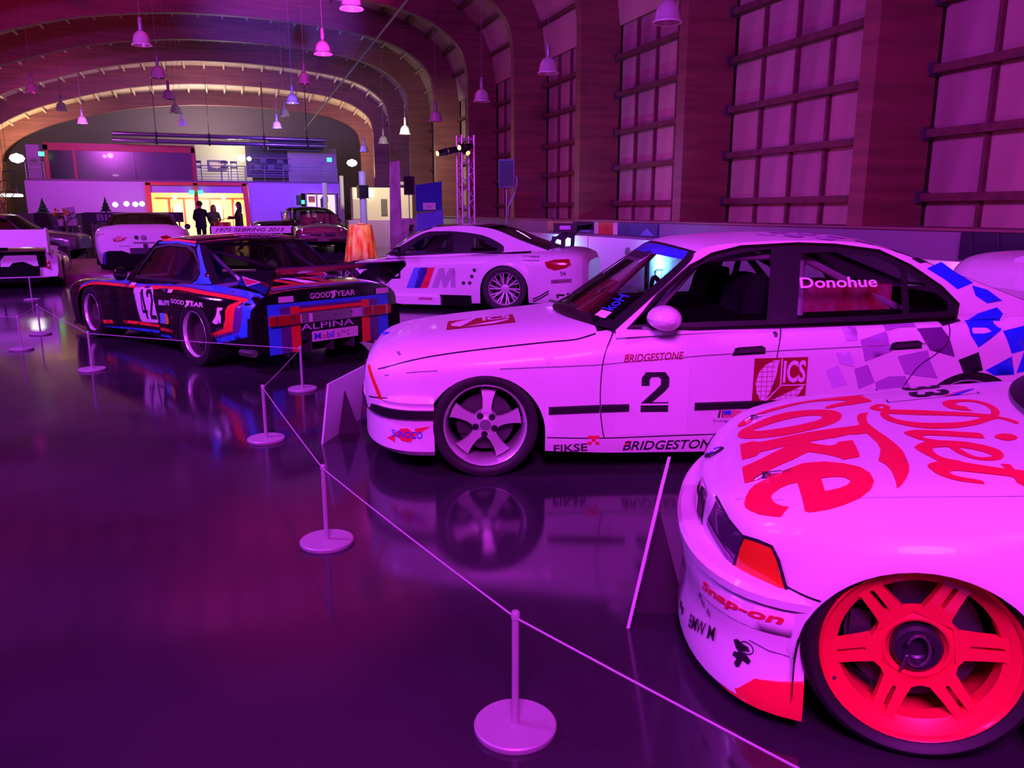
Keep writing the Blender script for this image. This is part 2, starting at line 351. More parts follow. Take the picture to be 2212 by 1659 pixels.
# ---------------------------------------------------------------- cars: building
class Car(Shape):
    def __init__(s, name, pose, label, tab, arches, **k):
        cat = k.pop('cat', 'car'); group = k.pop('group', None)
        super().__init__(tab, arches, **k)
        s.root = empty(name, (pose[0], pose[1], pose[3] if len(pose) > 3 else 0), pose[2], label, cat, group)
    def body(s, m, cabin=None, inner=MATTE, step=.06, name='body', shade=40):
        x1, x0 = s.tab[0][0], s.tab[-1][0]; xs = set(); n = int((x1 - x0) / step)
        for i in range(n + 1): xs.add(round(x0 + (x1 - x0) * i / n, 4))
        for r in s.tab: xs.add(round(r[0], 4))
        st = []
        for xw, R, zc in s.arches:
            xs = {x for x in xs if not (abs(abs(x - xw) - R) < .02)}
            for i in range(1, 24): xs.add(round(xw + R * cos(pi * i / 24), 4))
        st = [(x, s.zbot(x)) for x in xs]
        for xw, R, zc in s.arches:
            for e in (-1, 1):
                x = xw + e * R; st += [(x + e * 1e-4, s.prof(x)[0]), (x - e * 1e-4, max(s.prof(x)[0], zc))]
        st.sort(key=lambda q: -q[0])
        NS, NT = 14, 14; rows = []
        for x, zb in st:
            _, _, zm, ym, zt, n = s.prof(x); ysh = ym * .94; zsh = s.Z(x, ysh); zsh = max(zsh, zb + .002)
            half = []
            for i in range(NS + 1):
                z = zb + (zsh - zb) * (i / NS); half.append(V((x, s.Y(x, z), z)))
            y0 = half[-1].y
            for j in range(1, NT + 1):
                a = 1 - cos(pi / 2 * j / NT); y = y0 * (1 - j / NT) if j < NT else 0
                y = y0 * (1 - (j / NT) ** 1.6); half.append(V((x, max(0, y), max(zb, s.Z(x, min(y, ysh))))))
            half[-1].y = 0
            rows.append(half + [V((p.x, -p.y, p.z)) for p in half[-2::-1]])
        b = MB(); L = NS + NT
        def mf(i, j):
            if not cabin: return 0
            x = (st[i][0] + st[i + 1][0]) / 2; jj = min(j, 2 * L - 1 - j)
            return 1 if cabin[1] < x < cabin[0] and jj >= NS + 3 else 0
        b.grid(rows, mfun=mf)
        m0 = len(rows[0])
        b.f.append(tuple(range(m0))); b.m.append(0)
        b.f.append(tuple(len(rows) * m0 - 1 - i for i in range(m0))); b.m.append(0)
        o = b.build(name, [m, inner], s.root, smooth=shade)
        for xw, R, zc in s.arches:
            pr = [(xw + (R - .004) * cos(pi * i / 20), zc + (R - .004) * sin(pi * i / 20)) for i in range(21)]
            for e in (-1, 1):
                u = MB(); yo = s.Y(xw, zc + R) - .012
                u.grid([[(x, e * y, z) for x, z in [(pr[0][0], .12)] + pr + [(pr[-1][0], .12)]] for y in (yo, yo - .34)])
                q = [(x, e * (yo - .34), z) for x, z in [(pr[0][0], .12)] + pr + [(pr[-1][0], .12)]]; u.add(q, [tuple(range(len(q)))]); u.build('wheel_liner', MATTE, s.root)
        zs = [s.prof(x0 + (x1 - x0) * i / 20) for i in range(1, 20)]
        xa = max(a[0] + a[1] for a in s.arches); xb = min(a[0] - a[1] for a in s.arches)
        ub = MB(); ub.box(((x1 + x0) / 2, 0, max(.16, s.prof(0)[0] + .04)), (x1 - x0 - .3, .9, .05)); ub.box(((s.arches[0][0] - s.arches[0][1] + s.arches[1][0] + s.arches[1][1]) / 2, 0, s.prof(-1.4)[0] + .04), (s.arches[0][0] - s.arches[0][1] - s.arches[1][0] - s.arches[1][1], s.prof(-1.4)[1] * 2 - .05, .05))
        ub.build('underbody', MATTE, s.root); return o
    # point on the side / hood / glasshouse side, lifted off the skin
    def on_side(s, off=.003, e=1):
        def f(x, z):
            h = .004; y = s.Y(x, z); dx = (s.Y(x + h, z) - s.Y(x - h, z)) / (2 * h); dz = (s.Y(x, z + h) - s.Y(x, z - h)) / (2 * h)
            n = V((-dx, 1, -dz)).normalized() * off; return (x + n.x, e * (y + n.y), z + n.z)
        return f
    def on_top(s, off=.003):
        def f(x, y):
            return (x, y, s.Z(x, y) + off)
        return f
    def on_glass(s, off=.0, e=1):
        return lambda x, z: (x, e * (s.G(x, z) + off), z)
    def decal(s, name, PF, fn, m, parent=None):
        P, F = PF; return MB().add([fn(*p) for p in P], F).build(name, m, parent or s.root, smooth='all')
    def poly(s, name, poly, fn, m, step=.08, holes=(), parent=None):
        return s.decal(name, fill([dense(q, step * .6) for q in (poly, *holes)], step), fn, m, parent)
    def strip(s, name, pts, w, fn, m, parent=None, closed=False):
        """a ribbon of width w along a line on the skin"""
        n = len(pts); out = []
        for i, p in enumerate(pts):
            a = pts[i - 1] if (i or closed) else p; c = pts[(i + 1) % n] if (i < n - 1 or closed) else p
            d = V((c[0] - a[0], c[1] - a[1])).normalized() * w / 2; out.append(((p[0] - d.y, p[1] + d.x), (p[0] + d.y, p[1] - d.x)))
        if closed: out.append(out[0])
        b = MB(); b.grid([[fn(*q) for q in r] for r in out]); return b.build(name, m, parent or s.root, smooth='all')
    def house(s, edge, ia, ic, m, bulge, crown, windows, pane=DARKGLASS, screen=DARKGLASS, surround=BLACK, trim=None, strip_mat=None, both=True, beltdrop=.04, rear_glass=True):
        """glasshouse: edge is the (x,z) line from windscreen foot over the roof rail to the rear deck"""
        full = smoothpoly(edge, 6, False); ka, kc = ia * 6, ic * 6; N = 20
        def patch(i0, i1, name, m, extra=None, b0=0, b1=0):
            rows = []; cnt = i1 - i0
            for i in range(i0, i1 + 1):
                x, z = full[i]; y = s.G(x, z); t = (i - i0) / max(1, cnt)
                bu = lerp3(bulge, i, ka, kc, len(full) - 1); cr = lerp3(crown, i, ka, kc, len(full) - 1)
                rows.append([(x + bu * (1 - q * q), q * y, z + cr * (1 - q * q)) for q in [-1 + 2 * j / N for j in range(N + 1)]])
            return rows, name, m
        def lerp3(a, i, ka, kc, e):
            if i <= ka: return a[0] + (a[1] - a[0]) * i / ka
            if i <= kc: return a[1] + (a[2] - a[1]) * (i - ka) / (kc - ka)
            return a[2] + (a[3] - a[2]) * (i - kc) / (e - kc)
        rows, _, _ = patch(ka, kc, 'roof', m); MB().grid(rows).build('roof', m, s.root, smooth=40)
        for i0, i1, nm in ((0, ka, 'windscreen'), (kc, len(full) - 1, 'rear_window')):
            if nm == 'rear_window' and not rear_glass: 
                rows, _, _ = patch(i0, i1, nm, m); MB().grid(rows).build('rear_panel', m, s.root, smooth=40); continue
            rows, _, _ = patch(i0, i1, nm, screen); R = len(rows) - 1
            ms = [screen, surround] + ([strip_mat] if strip_mat else [])
            def mf(i, j, R=R, nm=nm):
                if j == 0 or j == N - 1 or i == 0 or i == R - 1: return 1
                if strip_mat and nm == 'windscreen' and i >= R * .58: return 2
                return 0
            MB().grid(rows, mfun=mf).build(nm, ms, s.root, smooth='all')
        out = list(full) + [(full[-1][0], full[-1][1] - beltdrop), (full[0][0], full[0][1] - beltdrop)]
        for e in ((1, -1) if both else (1,)):
            f = s.on_glass(0, e)
            s.decal('side_frame', fill([out] + [w for w in windows], .12), f, m)
            for w in windows:
                o = s.decal('side_window', fill([w], .15), s.on_glass(-.008, e), pane)
                s.strip('window_seal', w, .028, s.on_glass(.004, e), surround, o, True)
        return full
def wheel(car, x, y, z, R, rr, width, style, face=ALU, lip=None, steer=0., rubber=RUBBER, disc=True, letter=None):
    """one wheel: the rim barrel is the part, tyre / spokes / hub / nuts / disc its sub-parts; built facing +y"""
    b = MB(); lipm = lip or face; d = width
    b.lathe([(rr, -.02), (rr * 1.0, 0), (rr * .985, .004), (rr * .955, -.004), (rr * .93, -.03), (rr * .90, -.07), (rr * .86, -d * .9), (rr * .95, -d)], 48, 'y')
    b.f = b.f[:-2]; b.m = b.m[:-2]
    b.m = [1 if (style == 'mesh' and i // 48 >= 4) else 0 for i in range(len(b.f))]; o = b.build('wheel', [lipm, face], car.root, smooth=50)  # mesh wheels: inner barrel takes the dark face colour in place of shade
    t = MB(); t.lathe([(rr * .985, -.012), (rr * 1.01, .004), (rr + (R - rr) * .45, .016), (R * .965, .006), (R * .99, -.02), (R, -.05), (R, -d + .03), (R * .97, -d), (rr * .96, -d + .01)], 56, 'y', close=True)
    t.build('tyre', rubber, o, smooth=50)
    hr = rr * .30
    def put(uv, w): return (uv[0], w, uv[1])
    def spoke(poly, ang, holes=(), w_in=-.03, w_out=-.03, th=.02, name='spoke', m=face):
        ca, sa = cos(ang), sin(ang)
        rot = lambda u, v: (u * ca - v * sa, u * sa + v * ca)
        def fn(u, v, h):
            r = hypot(u, v); k = min(1, max(0, (r - hr) / (rr * .95 - hr))); w = w_in + (w_out - w_in) * k; p = rot(u, v); return (p[0], w + h, p[1])
        prism(poly, -th, 0, fn, holes).build(name, m, o, smooth=30)
    if style == 'five':
        P = [(.27, -.13), (.42, -.105), (.60, -.12), (.80, -.17), (.845, -.20), (.86, 0), (.845, .20), (.80, .17), (.60, .12), (.42, .105), (.27, .13)]
        for k in range(5): spoke([(a * rr, q * rr) for a, q in P], pi / 2 + 2 * pi * k / 5 + .10, w_in=-.032, w_out=-.062, th=.03)
        h = MB(); h.lathe([(0, -.028), (hr * .5, -.028), (hr * .55, -.03), (hr * 1.05, -.032), (hr * 1.12, -.05), (hr * 1.12, -.09)], 32, 'y'); h.build('hub', face, o, smooth=30)
        for k in range(5):
            a = pi / 2 + .10 + 2 * pi * (k + .5) / 5; n = MB(); n.lathe([(0, -.034), (.019, -.034), (.019, -.0285), (.0, -.0284)], 12, 'y', (cos(a) * hr * .80, 0, sin(a) * hr * .80)); n.build('lug_recess', BLACK, o)
        c = MB(); c.lathe([(0, -.02), (hr * .40, -.02), (hr * .44, -.024), (hr * .44, -.03)], 24, 'y'); c.build('hub_cap', mat('hub_cap_grey', (.35, .35, .38), .35, .6), o, smooth=30)
    elif style == 'six':
        out = [(.36, -.24), (.44, -.15), (.60, -.135), (.80, -.125), (.84, -.16), (.86, 0), (.84, .16), (.80, .125), (.60, .135), (.44, .15), (.36, .24)]
        slot = [(.52, -.022), (.80, -.026), (.815, 0), (.80, .026), (.52, .022), (.50, 0)]
        for k in range(6): spoke([(a * rr, q * rr) for a, q in out], -.17 + 2 * pi * k / 6, [[(a * rr, q * rr) for a, q in slot]], w_in=-.055, w_out=-.02, th=.028)
        f = MB(); f.lathe([(.975 * rr, -.008), (.93 * rr, -.014), (.86 * rr, -.024), (.80 * rr, -.034), (.785 * rr, -.075)], 48, 'y'); f.f = f.f[:-2]; f.m = f.m[:-2]; f.build('rim_ring', face, o, smooth=50)
        h = MB(); h.lathe([(.0, -.085), (.20 * rr, -.085), (.23 * rr, -.08), (.31 * rr, -.05), (.335 * rr, -.048), (.42 * rr, -.056), (.43 * rr, -.09)], 40, 'y'); h.build('hub', face, o, smooth=30)
        c = MB(); c.lathe([(.065, -.08), (.066, -.045), (.058, -.035), (.04, -.035), (.036, -.055), (.03, -.06), (0, -.06)], 24, 'y'); c.build('wheel_nut', mat('dark_steel', (.05, .05, .06), .4, .6), o, smooth=30)
        w = MB(); w.tube([(.03 * cos(a), -.03, .045 * sin(a)) for a in [2 * pi * i / 16 + .4 for i in range(15)]] + [(.035, -.03, -.06)], .0045, 6); w.build('locking_clip', STEEL, o)
        v = MB(); v.tube([(.82 * rr, -.035, -.42 * rr), (.80 * rr, -.01, -.41 * rr)], .005, 8); v.build('valve', STEEL, o)
    elif style == 'mesh':
        for k in range(10):
            for q in (-1, 1):
                P = [(.18, -.02), (.90, -.022), (.90, .022), (.18, .02)]
                a = 2 * pi * k / 10; sl = q * .20
                spoke([(u * rr, (v + sl * (u - .18)) * rr) for u, v in P], a, w_in=-.10, w_out=-.11, th=.02)
        h = MB(); h.lathe([(0, -.05), (.09 * rr / .2, -.05), (.10 * rr / .2 * .9, -.09), (.11 * rr / .2, -.13)], 24, 'y'); h.build('hub', face, o, smooth=30)
    elif style == 'split':
        for k in range(10):
            a = 2 * pi * k / 10
            for q, sw in ((0, .0), (1, .22)):
                spoke([(u * rr, v * rr) for u, v in ((.24, -.05), (.50, -.05 + sw * .25), (.93, -.045 + sw), (.93, .035 + sw), (.50, .03 + sw * .25), (.24, .05))], a, w_in=-.05, w_out=-.02, th=.025)
        h = MB(); h.lathe([(0, -.04), (.10 * rr, -.04), (.12 * rr, -.045), (.26 * rr, -.05), (.27 * rr, -.09)], 24, 'y'); h.build('hub', face, o, smooth=30)
    else:
        h = MB(); h.lathe([(0, -.02), (rr * .3, -.02), (rr * .5, -.03), (rr * .9, -.035), (rr * .9, -.06)], 24, 'y'); h.build('hub_cap', face, o, smooth=30)
    if disc:
        k = MB(); k.lathe([(rr * .25, -.115), (rr * .70, -.115), (rr * .70, -.135), (rr * .25, -.135)], 32, 'y', close=True); k.build('brake_disc', mat('brake_disc', (.09, .085, .09), .5, .6), o)
        q = MB(); q.box((rr * .55, -.125, .0), (rr * .22, .07, rr * .55)); q.build('brake_caliper', mat('dark_caliper', (.06, .05, .06), .45, .5), o)
    o.location = (x, y, z); o.rotation_euler = (0, 0, steer); return o
def other_wheels(car, w, spots):
    for x, y, z, s in spots:
        c = copy_tree(w, car.root); c.location = (x, y, z); c.rotation_euler = (0, 0, pi if y < 0 else 0); c.scale = (s, s, s)
def sweep(prof, path, e=None):
    """profile (out, z) carried round a plan path of (x, y, nx, ny)"""
    return [[(x + nx * o, y + ny * o, z) for o, z in prof] for x, y, nx, ny in path]
def nose_path(xf, yw, r, xb, p=2.4, n=28):
    """plan of a bumper: from the right side round the nose to the left side, with outward normals"""
    pts = nose_pts(xf, yw, r, xb, p, n); out = []
    for i, q in enumerate(pts):
        a = pts[max(0, i - 1)]; b = pts[min(len(pts) - 1, i + 1)]; t = V((b[0] - a[0], b[1] - a[1])).normalized(); out.append((*q, t.y, -t.x))
    return out
class Bumper:
    def __init__(s, car, name, prof, path, m, flip=False):
        s.car = car; s.prof = prof; s.path = path
        if flip: s.path = [(flip - x, y, -nx, ny) for x, y, nx, ny in path]
        s.o = MB().grid(sweep(prof, s.path)).build(name, m, car.root, smooth=35)
        s.len = [0.]
        for a, b in zip(s.path, s.path[1:]): s.len.append(s.len[-1] + hypot(b[0] - a[0], b[1] - a[1]))
    def at(s, d, z, off=.004):
        """point at distance d from the left rear end along the bumper and height z"""
        q = s.len[-1] - d
        for i in range(len(s.len) - 1):
            if s.len[i] <= q <= s.len[i + 1] or i == len(s.len) - 2:
                t = (q - s.len[i]) / max(1e-9, s.len[i + 1] - s.len[i]); a, b = s.path[i], s.path[i + 1]
                x, y, nx, ny = (a[k] + (b[k] - a[k]) * t for k in range(4)); break
        o = s.prof[0][0]
        for (o1, z1), (o2, z2) in zip(s.prof, s.prof[1:]):
            if min(z1, z2) <= z <= max(z1, z2) and abs(z1 - z2) > 1e-6: o = o1 + (o2 - o1) * (z - z1) / (z2 - z1); break
        return (x + nx * (o + off), y + ny * (o + off), z)
    def decal(s, name, PF, fn, m, parent=None): return s.car.decal(name, PF, fn, m, parent or s.o)
# ---------------------------------------------------------------- the hall
INNER = [(-11.6, 0), (-11.55, 2.2), (-11.5, 4.3), (-11.0, 5.25), (-9.9, 6.15), (-8.1, 7.05), (-5, 8.0), (-2, 8.45), (.3, 8.55), (2.8, 8.5), (5.2, 8.28), (6.7, 7.95), (7.6, 7.5), (8.2, 6.9), (8.38, 6.1), (8.4, 5.4), (8.4, 2.7), (8.4, 0)]
YK = [9.1 + 4.85 * k for k in range(-3, 10)]
FZ = [1.] * 9 + [1., .985, .90, .78]
IN = [V(p) for p in smoothpoly(INNER, 4, False)]
def arch_out(d):
    out = []
    for i, p in enumerate(IN):
        a, b = IN[max(0, i - 1)], IN[min(len(IN) - 1, i + 1)]; t = (b - a).normalized(); q = p + V((-t.y, t.x)) * d; out.append(V((q.x, max(0., q.y))))
    return out
def sz(p, f): return V((p.x, p.y if p.y < 4.3 else 4.3 + (p.y - 4.3) * f))
WOODRIB = noisy('laminated_timber', (.15, .055, .050), (.22, .080, .070), (.6, .6, 9), .55, 0, 5, .15)
PLYS = [noisy('plywood_%s' % n, c1, c2, (2.2, 2.2, .5), .7, 0, 4) for n, c1, c2 in (('pale', (.34, .22, .21), (.45, .30, .29)), ('mid', (.28, .18, .18), (.40, .26, .26)), ('tan', (.38, .26, .22), (.48, .33, .28)))]
DECK = [noisy('roof_board_%s' % n, c1, c2, (1.2, 1.2, 1.2), .7, 0, 3) for n, c1, c2 in (('pale', (.50, .38, .28), (.60, .47, .36)), ('tan', (.46, .34, .24), (.56, .43, .32)))]
STUD = noisy('girt_timber', (.10, .04, .04), (.15, .06, .055), (1, 6, 6), .7)
FL = noisy('polished_concrete', (.018, .011, .022), (.050, .036, .054), (.55, .8, 1), .07, 0, 8, .03, .16, 'Object', .3, .75)
fl = MB(); fl.add([(-12.6, -9, 0), (10.2, -9, 0), (10.2, 60, 0), (-12.6, 60, 0)], [(0, 1, 2, 3)])
floor = struct(fl.build('floor', FL))
# roof shell
sh = MB(); out = arch_out(1.22); rows = [[(q.x, y, q.y) for q in (sz(p, f) for p in out)] for y, f in zip([-9.2] + YK + [60], [1] + FZ + [.78])]
sh.grid(rows); ceiling = struct(sh.build('ceiling', mat('roof_shell', (.10, .05, .04), .9), smooth='all'))
wb = MB(); wb.box((-.6, -9.1, 5), (26, .2, 10.5)); struct(wb.build('wall_back', mat('dark_wall', (.05, .02, .03), .8)))
wf = MB(); wf.box((-.6, 59.5, 4.5), (26, .2, 11)); struct(wf.build('wall_far', mat('far_wall', (.13, .10, .12), .8)))
wl = MB(); wl.box((-12.75, 25, 2.3), (.1, 69, 4.6)); struct(wl.build('wall_left', mat('left_wall', (.42, .30, .20), .8)))
# ribs
for k, y in enumerate(YK):
    b = MB(); po = arch_out(1.05); n = len(IN); f = FZ[k]
    ring = [[(q.x, yy, q.y) for q in (sz(IN[i], f), sz(po[i], f))] for i in range(n) for yy in (y,)]
    a = [sz(p, f) for p in IN]; o = [sz(p, f) for p in po]
    b.grid([[(a[i].x, y, a[i].y), (o[i].x, y, o[i].y), (o[i].x, y + .3, o[i].y), (a[i].x, y + .3, a[i].y), (a[i].x, y, a[i].y)] for i in range(n)])
    b.build('arch_rib', WOODRIB, ceiling)
# roof boards and purlins between the ribs
po = arch_out(1.02); cum = [0.]
for a, b in zip(po, po[1:]): cum.append(cum[-1] + (b - a).length)
def at_len(s, f):
    for i in range(len(cum) - 1):
        if cum[i] <= s <= cum[i + 1]:
            t = (s - cum[i]) / (cum[i + 1] - cum[i]); return sz(po[i] + (po[i + 1] - po[i]) * t, f)
    return sz(po[-1], f)
s0 = next(c for c, p in zip(cum, po) if p.y > 4.4); s1 = next(c for c, p in zip(cum, po) if p.x > 8 and p.y < 5.9)
NSEG = 26; ds = (s1 - s0) / NSEG
for k in range(1, len(YK) - 1):
    ya, yb = YK[k] + .3, YK[k + 1]; fa, fb = FZ[k], FZ[k + 1]
    for i in range(NSEG):
        if k < 5 and i < NSEG - 7: continue
        A, B = s0 + ds * i + .015, s0 + ds * (i + 1) - .015
        p = [at_len(A, fa), at_len(B, fa), at_len(B, fb), at_len(A, fb)]; n_ = (p[1] - p[0]).normalized(); nn = V((-n_.y, n_.x)) * .05
        vs = [(q.x, y, q.y) for q, y in zip(p, (ya, ya, yb, yb))]; vs += [(v[0] + nn.x, v[1], v[2] + nn.y) for v in vs]
        m = MB(); m.add(vs, [(0, 1, 2, 3), (7, 6, 5, 4), (0, 4, 5, 1), (1, 5, 6, 2), (2, 6, 7, 3), (3, 7, 4, 0)]); m.build('roof_board', DECK[(i * 3 + k) % 2], ceiling)
        c = at_len(s0 + ds * i, fa); c2 = at_len(s0 + ds * i, fb); q = MB(); d = -nn * 3.2
        q.add([(c.x + u * n_.x * .045 + d.x * h, ya, c.y + u * n_.y * .045 + d.y * h) for h in (0, 1) for u in (-1, 1)] + [(c2.x + u * n_.x * .045 + d.x * h, yb, c2.y + u * n_.y * .045 + d.y * h) for h in (0, 1) for u in (-1, 1)],
              [(0, 1, 3, 2), (4, 6, 7, 5), (0, 4, 5, 1), (2, 3, 7, 6), (0, 2, 6, 4), (1, 5, 7, 3)]); q.build('purlin', STUD if k < 8 else DECK[0], ceiling)
# right wall: backing, plywood panels, girts and studs of every bay
wr = MB(); wr.box((9.62, 25, 3.2), (.1, 69, 6.4)); wall_right = struct(wr.build('wall_right', mat('wall_backing', (.05, .02, .02), .9)))
GZ = [1.66, 2.53, 3.38, 4.28, 5.15]; ZB = [1.24] + GZ + [5.95]
pm = {}
def shared(name, dims, m):
    key = (name, tuple(round(d, 3) for d in dims), m.name)
    if key not in pm:
        b = MB(); b.box((0, 0, 0), dims); o = b.build(name, m); pm[key] = o.data; bpy.data.objects.remove(o)
    return pm[key]
def piece(name, dims, m, loc, parent):
    o = bpy.data.objects.new(name, shared(name, dims, m)); COL.objects.link(o); o.parent = parent; o.location = loc; return o
brk = mat('bracket_steel', (.10, .10, .16), .5, .7)
for k in range(1, len(YK) - 1):
    ya, yb = YK[k] + .3, YK[k + 1]; n = 5 if k < 8 else 3; w = (yb - ya) / n; rest = MB()
    rows = range(6) if k < 9 else range(0)
    for j in rows:
        z0, z1 = ZB[j], ZB[j + 1]
        for i in range(n): piece('wall_panel', (.03, w - .015, round(z1 - z0 - .015, 3)), PLYS[(i * 5 + j * 3 + k) % 3], (9.52 + .008 * ((i + j) % 3), ya + w * (i + .5), (z0 + z1) / 2), wall_right)
    for i in range(1, n): piece('stud', (.07, .055, 4.7), STUD, (9.47, ya + w * i + .02 * ((i * 7 + k) % 3 - 1), 3.6), wall_right)
    for z in GZ:
        piece('girt', (.16, yb - ya - .02, .11), STUD, (9.40, (ya + yb) / 2, z), wall_right)
        if k < 6: piece('girt_hanger', (.19, .05, .17), brk, (9.385, yb - .04, z), wall_right)
# low plastered wall under the columns
bw = MB(); bw.box((8.75, 25, .62), (.9, 69, 1.24)); base = struct(bw.build('baseboard_right', mat('low_wall_paint', (.22, .17, .27), .6)))
cp = MB(); cp.box((8.74, 25, 1.25), (.96, 69, .03)); cp.build('coping', mat('coping_paint', (.22, .10, .12), .6), base)
# white display partition in front of it
pt = MB(); pt.box((7.66, 13.6, .46), (.1, 19.2, .92)); part = struct(pt.build('trim_1', mat('partition_white', (.75, .73, .76), .5)))
for y in (6.6, 9.9, 13.2, 16.5, 19.8): j = MB(); j.box((7.607, y, .46), (.006, .012, .9)); j.build('joint', GREYV, part)
pr = MB(); pr.lathe([(0, -.02), (.09, -.02), (.10, 0), (.10, .012)], 24, 'x', (7.60, 14.55, .66)); pr.build('port_cover', mat('port_grey', (.16, .15, .18), .5), part)
hk = MB(); hk.tube([(7.60, 13.4, .2), (7.58, 13.4, .36), (7.58, 13.3, .40), (7.60, 13.15, .40)], .012, 6); hk.build('cable', BLACK, part)
# posters on the low wall
pcol = [((.55, .40, .22), 2), ((.05, .12, .30), 1.0), ((.62, .60, .58), .25), ((.50, .05, .05), .75), ((.62, .60, .58), .25), ((.03, .06, .20), 1.8)]
y = 20.6
for i, (c_, w_) in enumerate(pcol):
    b = MB(); b.box((8.283, y - w_ / 2, 1.08), (.03, w_ - .03, .27)); o = b.build('poster', noisy('poster_print_%s' % ('sand', 'navy', 'white', 'red', 'cream', 'midnight')[i], c_, tuple(q * .6 for q in c_), (3, 3, 3), .5))
    tag(o, ('sand brown', 'slate blue', 'narrow white', 'brick red', 'narrow cream', 'dark navy')[i] + ' poster strip on low wall under the columns', 'poster', 'poster strips on the low wall'); y -= w_
    if i in (1, 5): q = MB(); q.add([(8.265, y + .15, .97), (8.265, y + .75, .97), (8.265, y + .45, 1.12)], [(0, 1, 2)]); q.build('printed_triangle', mat('poster_blue', (.12, .25, .55), .5), o)
b = MB(); b.box((8.2, 5.6, 1.07), (.18, 3.2, .32)); o = b.build('banner', mat('dark_cloth', (.02, .012, .04), .9)); b2 = MB(); 
for i in range(9): b2 = MB(); b2.bar((8.105, 4.2 + .35 * i, .92), (8.1, 4.25 + .35 * i, 1.22), .02, .02); b2.build('cloth_fold', mat('dark_cloth_fold', (.03, .02, .06), .9), o)
tag(o, 'dark cloth banner hung over low wall behind checkered car tail', 'banner')
# hanging high-bay lamps
lampm = mat('lamp_aluminium', (.75, .72, .78), .3, .35); lampg = mat('lamp_prism', (.85, .8, .85), .25)
def high_bay(x, y, z, label, top):
    r = empty('pendant_lamp', (x, y, z), 0, label, 'lamp', 'unlit high-bay lamps hanging from the roof')
    a = MB(); a.lathe([(.045, .34), (.075, .325), (.13, .285), (.172, .22), (.196, .13), (.206, .05), (.235, .0), (.21, .0), (.185, .10), (.16, .19), (.10, .27), (0, .29)], 20, 'z'); a.build('lamp_shade', lampm, r, smooth=40)
    b = MB(); b.lathe([(.04, .33), (.05, .36), (.05, .60), (.035, .64), (.0, .64)], 14, 'z'); b.build('ballast_housing', mat('ballast_grey', (.35, .33, .38), .4, .4), r, smooth=40)
    c = MB(); c.lathe([(.21, .0), (.24, -.004), (.24, .014), (.215, .014)], 20, 'z', close=True); c.build('rim', lampg, r)
    d = MB(); d.tube([(0, 0, .63), (0, 0, top - z)], .006, 6); d.build('rod', GREYV, r)
    return r
ordw = ['nearest', 'second', 'third', 'fourth', 'fifth', 'sixth', 'seventh']
for nm, x, z, ys, tp in (('row along the right wall', 6.9, 4.42, (12.1, 17.2, 22.1, 27.3, 32.2, 36.9, 42.2), 8.6), ('row right of the roof ridge', 2.68, 5.43, (17.3, 22.3, 27.5, 32.4, 36.9, 42.1), 9.4), ('row left of the roof ridge', -1.63, 5.43, (22.6, 27.8, 32.8, 37.2, 42.5), 9.2), ('row nearest the left wall', -5.93, 5.43, (27.4, 32.6, 37.9, 43.0), 8.6)):
    for i, y in enumerate(ys): high_bay(x, y, z, '%s unlit silver dome lamp in %s' % (ordw[i], nm), tp)
# long pipe under the roof
for dx, dz in ((0, 0), (.12, .16)):
    p = MB(); p.tube([(5.3 + dx, 12, 7.55 + dz), (5.3 + dx, 56, 7.1 + dz - .4)], .035, 8); tag(p.build('sprinkler_pipe', mat('pipe_grey', (.20, .24, .24), .4, .3)), 'grey sprinkler pipe under the ribs, %s of the pair' % ('lower' if dz == 0 else 'upper'), 'pipe', 'sprinkler pipes under the roof')
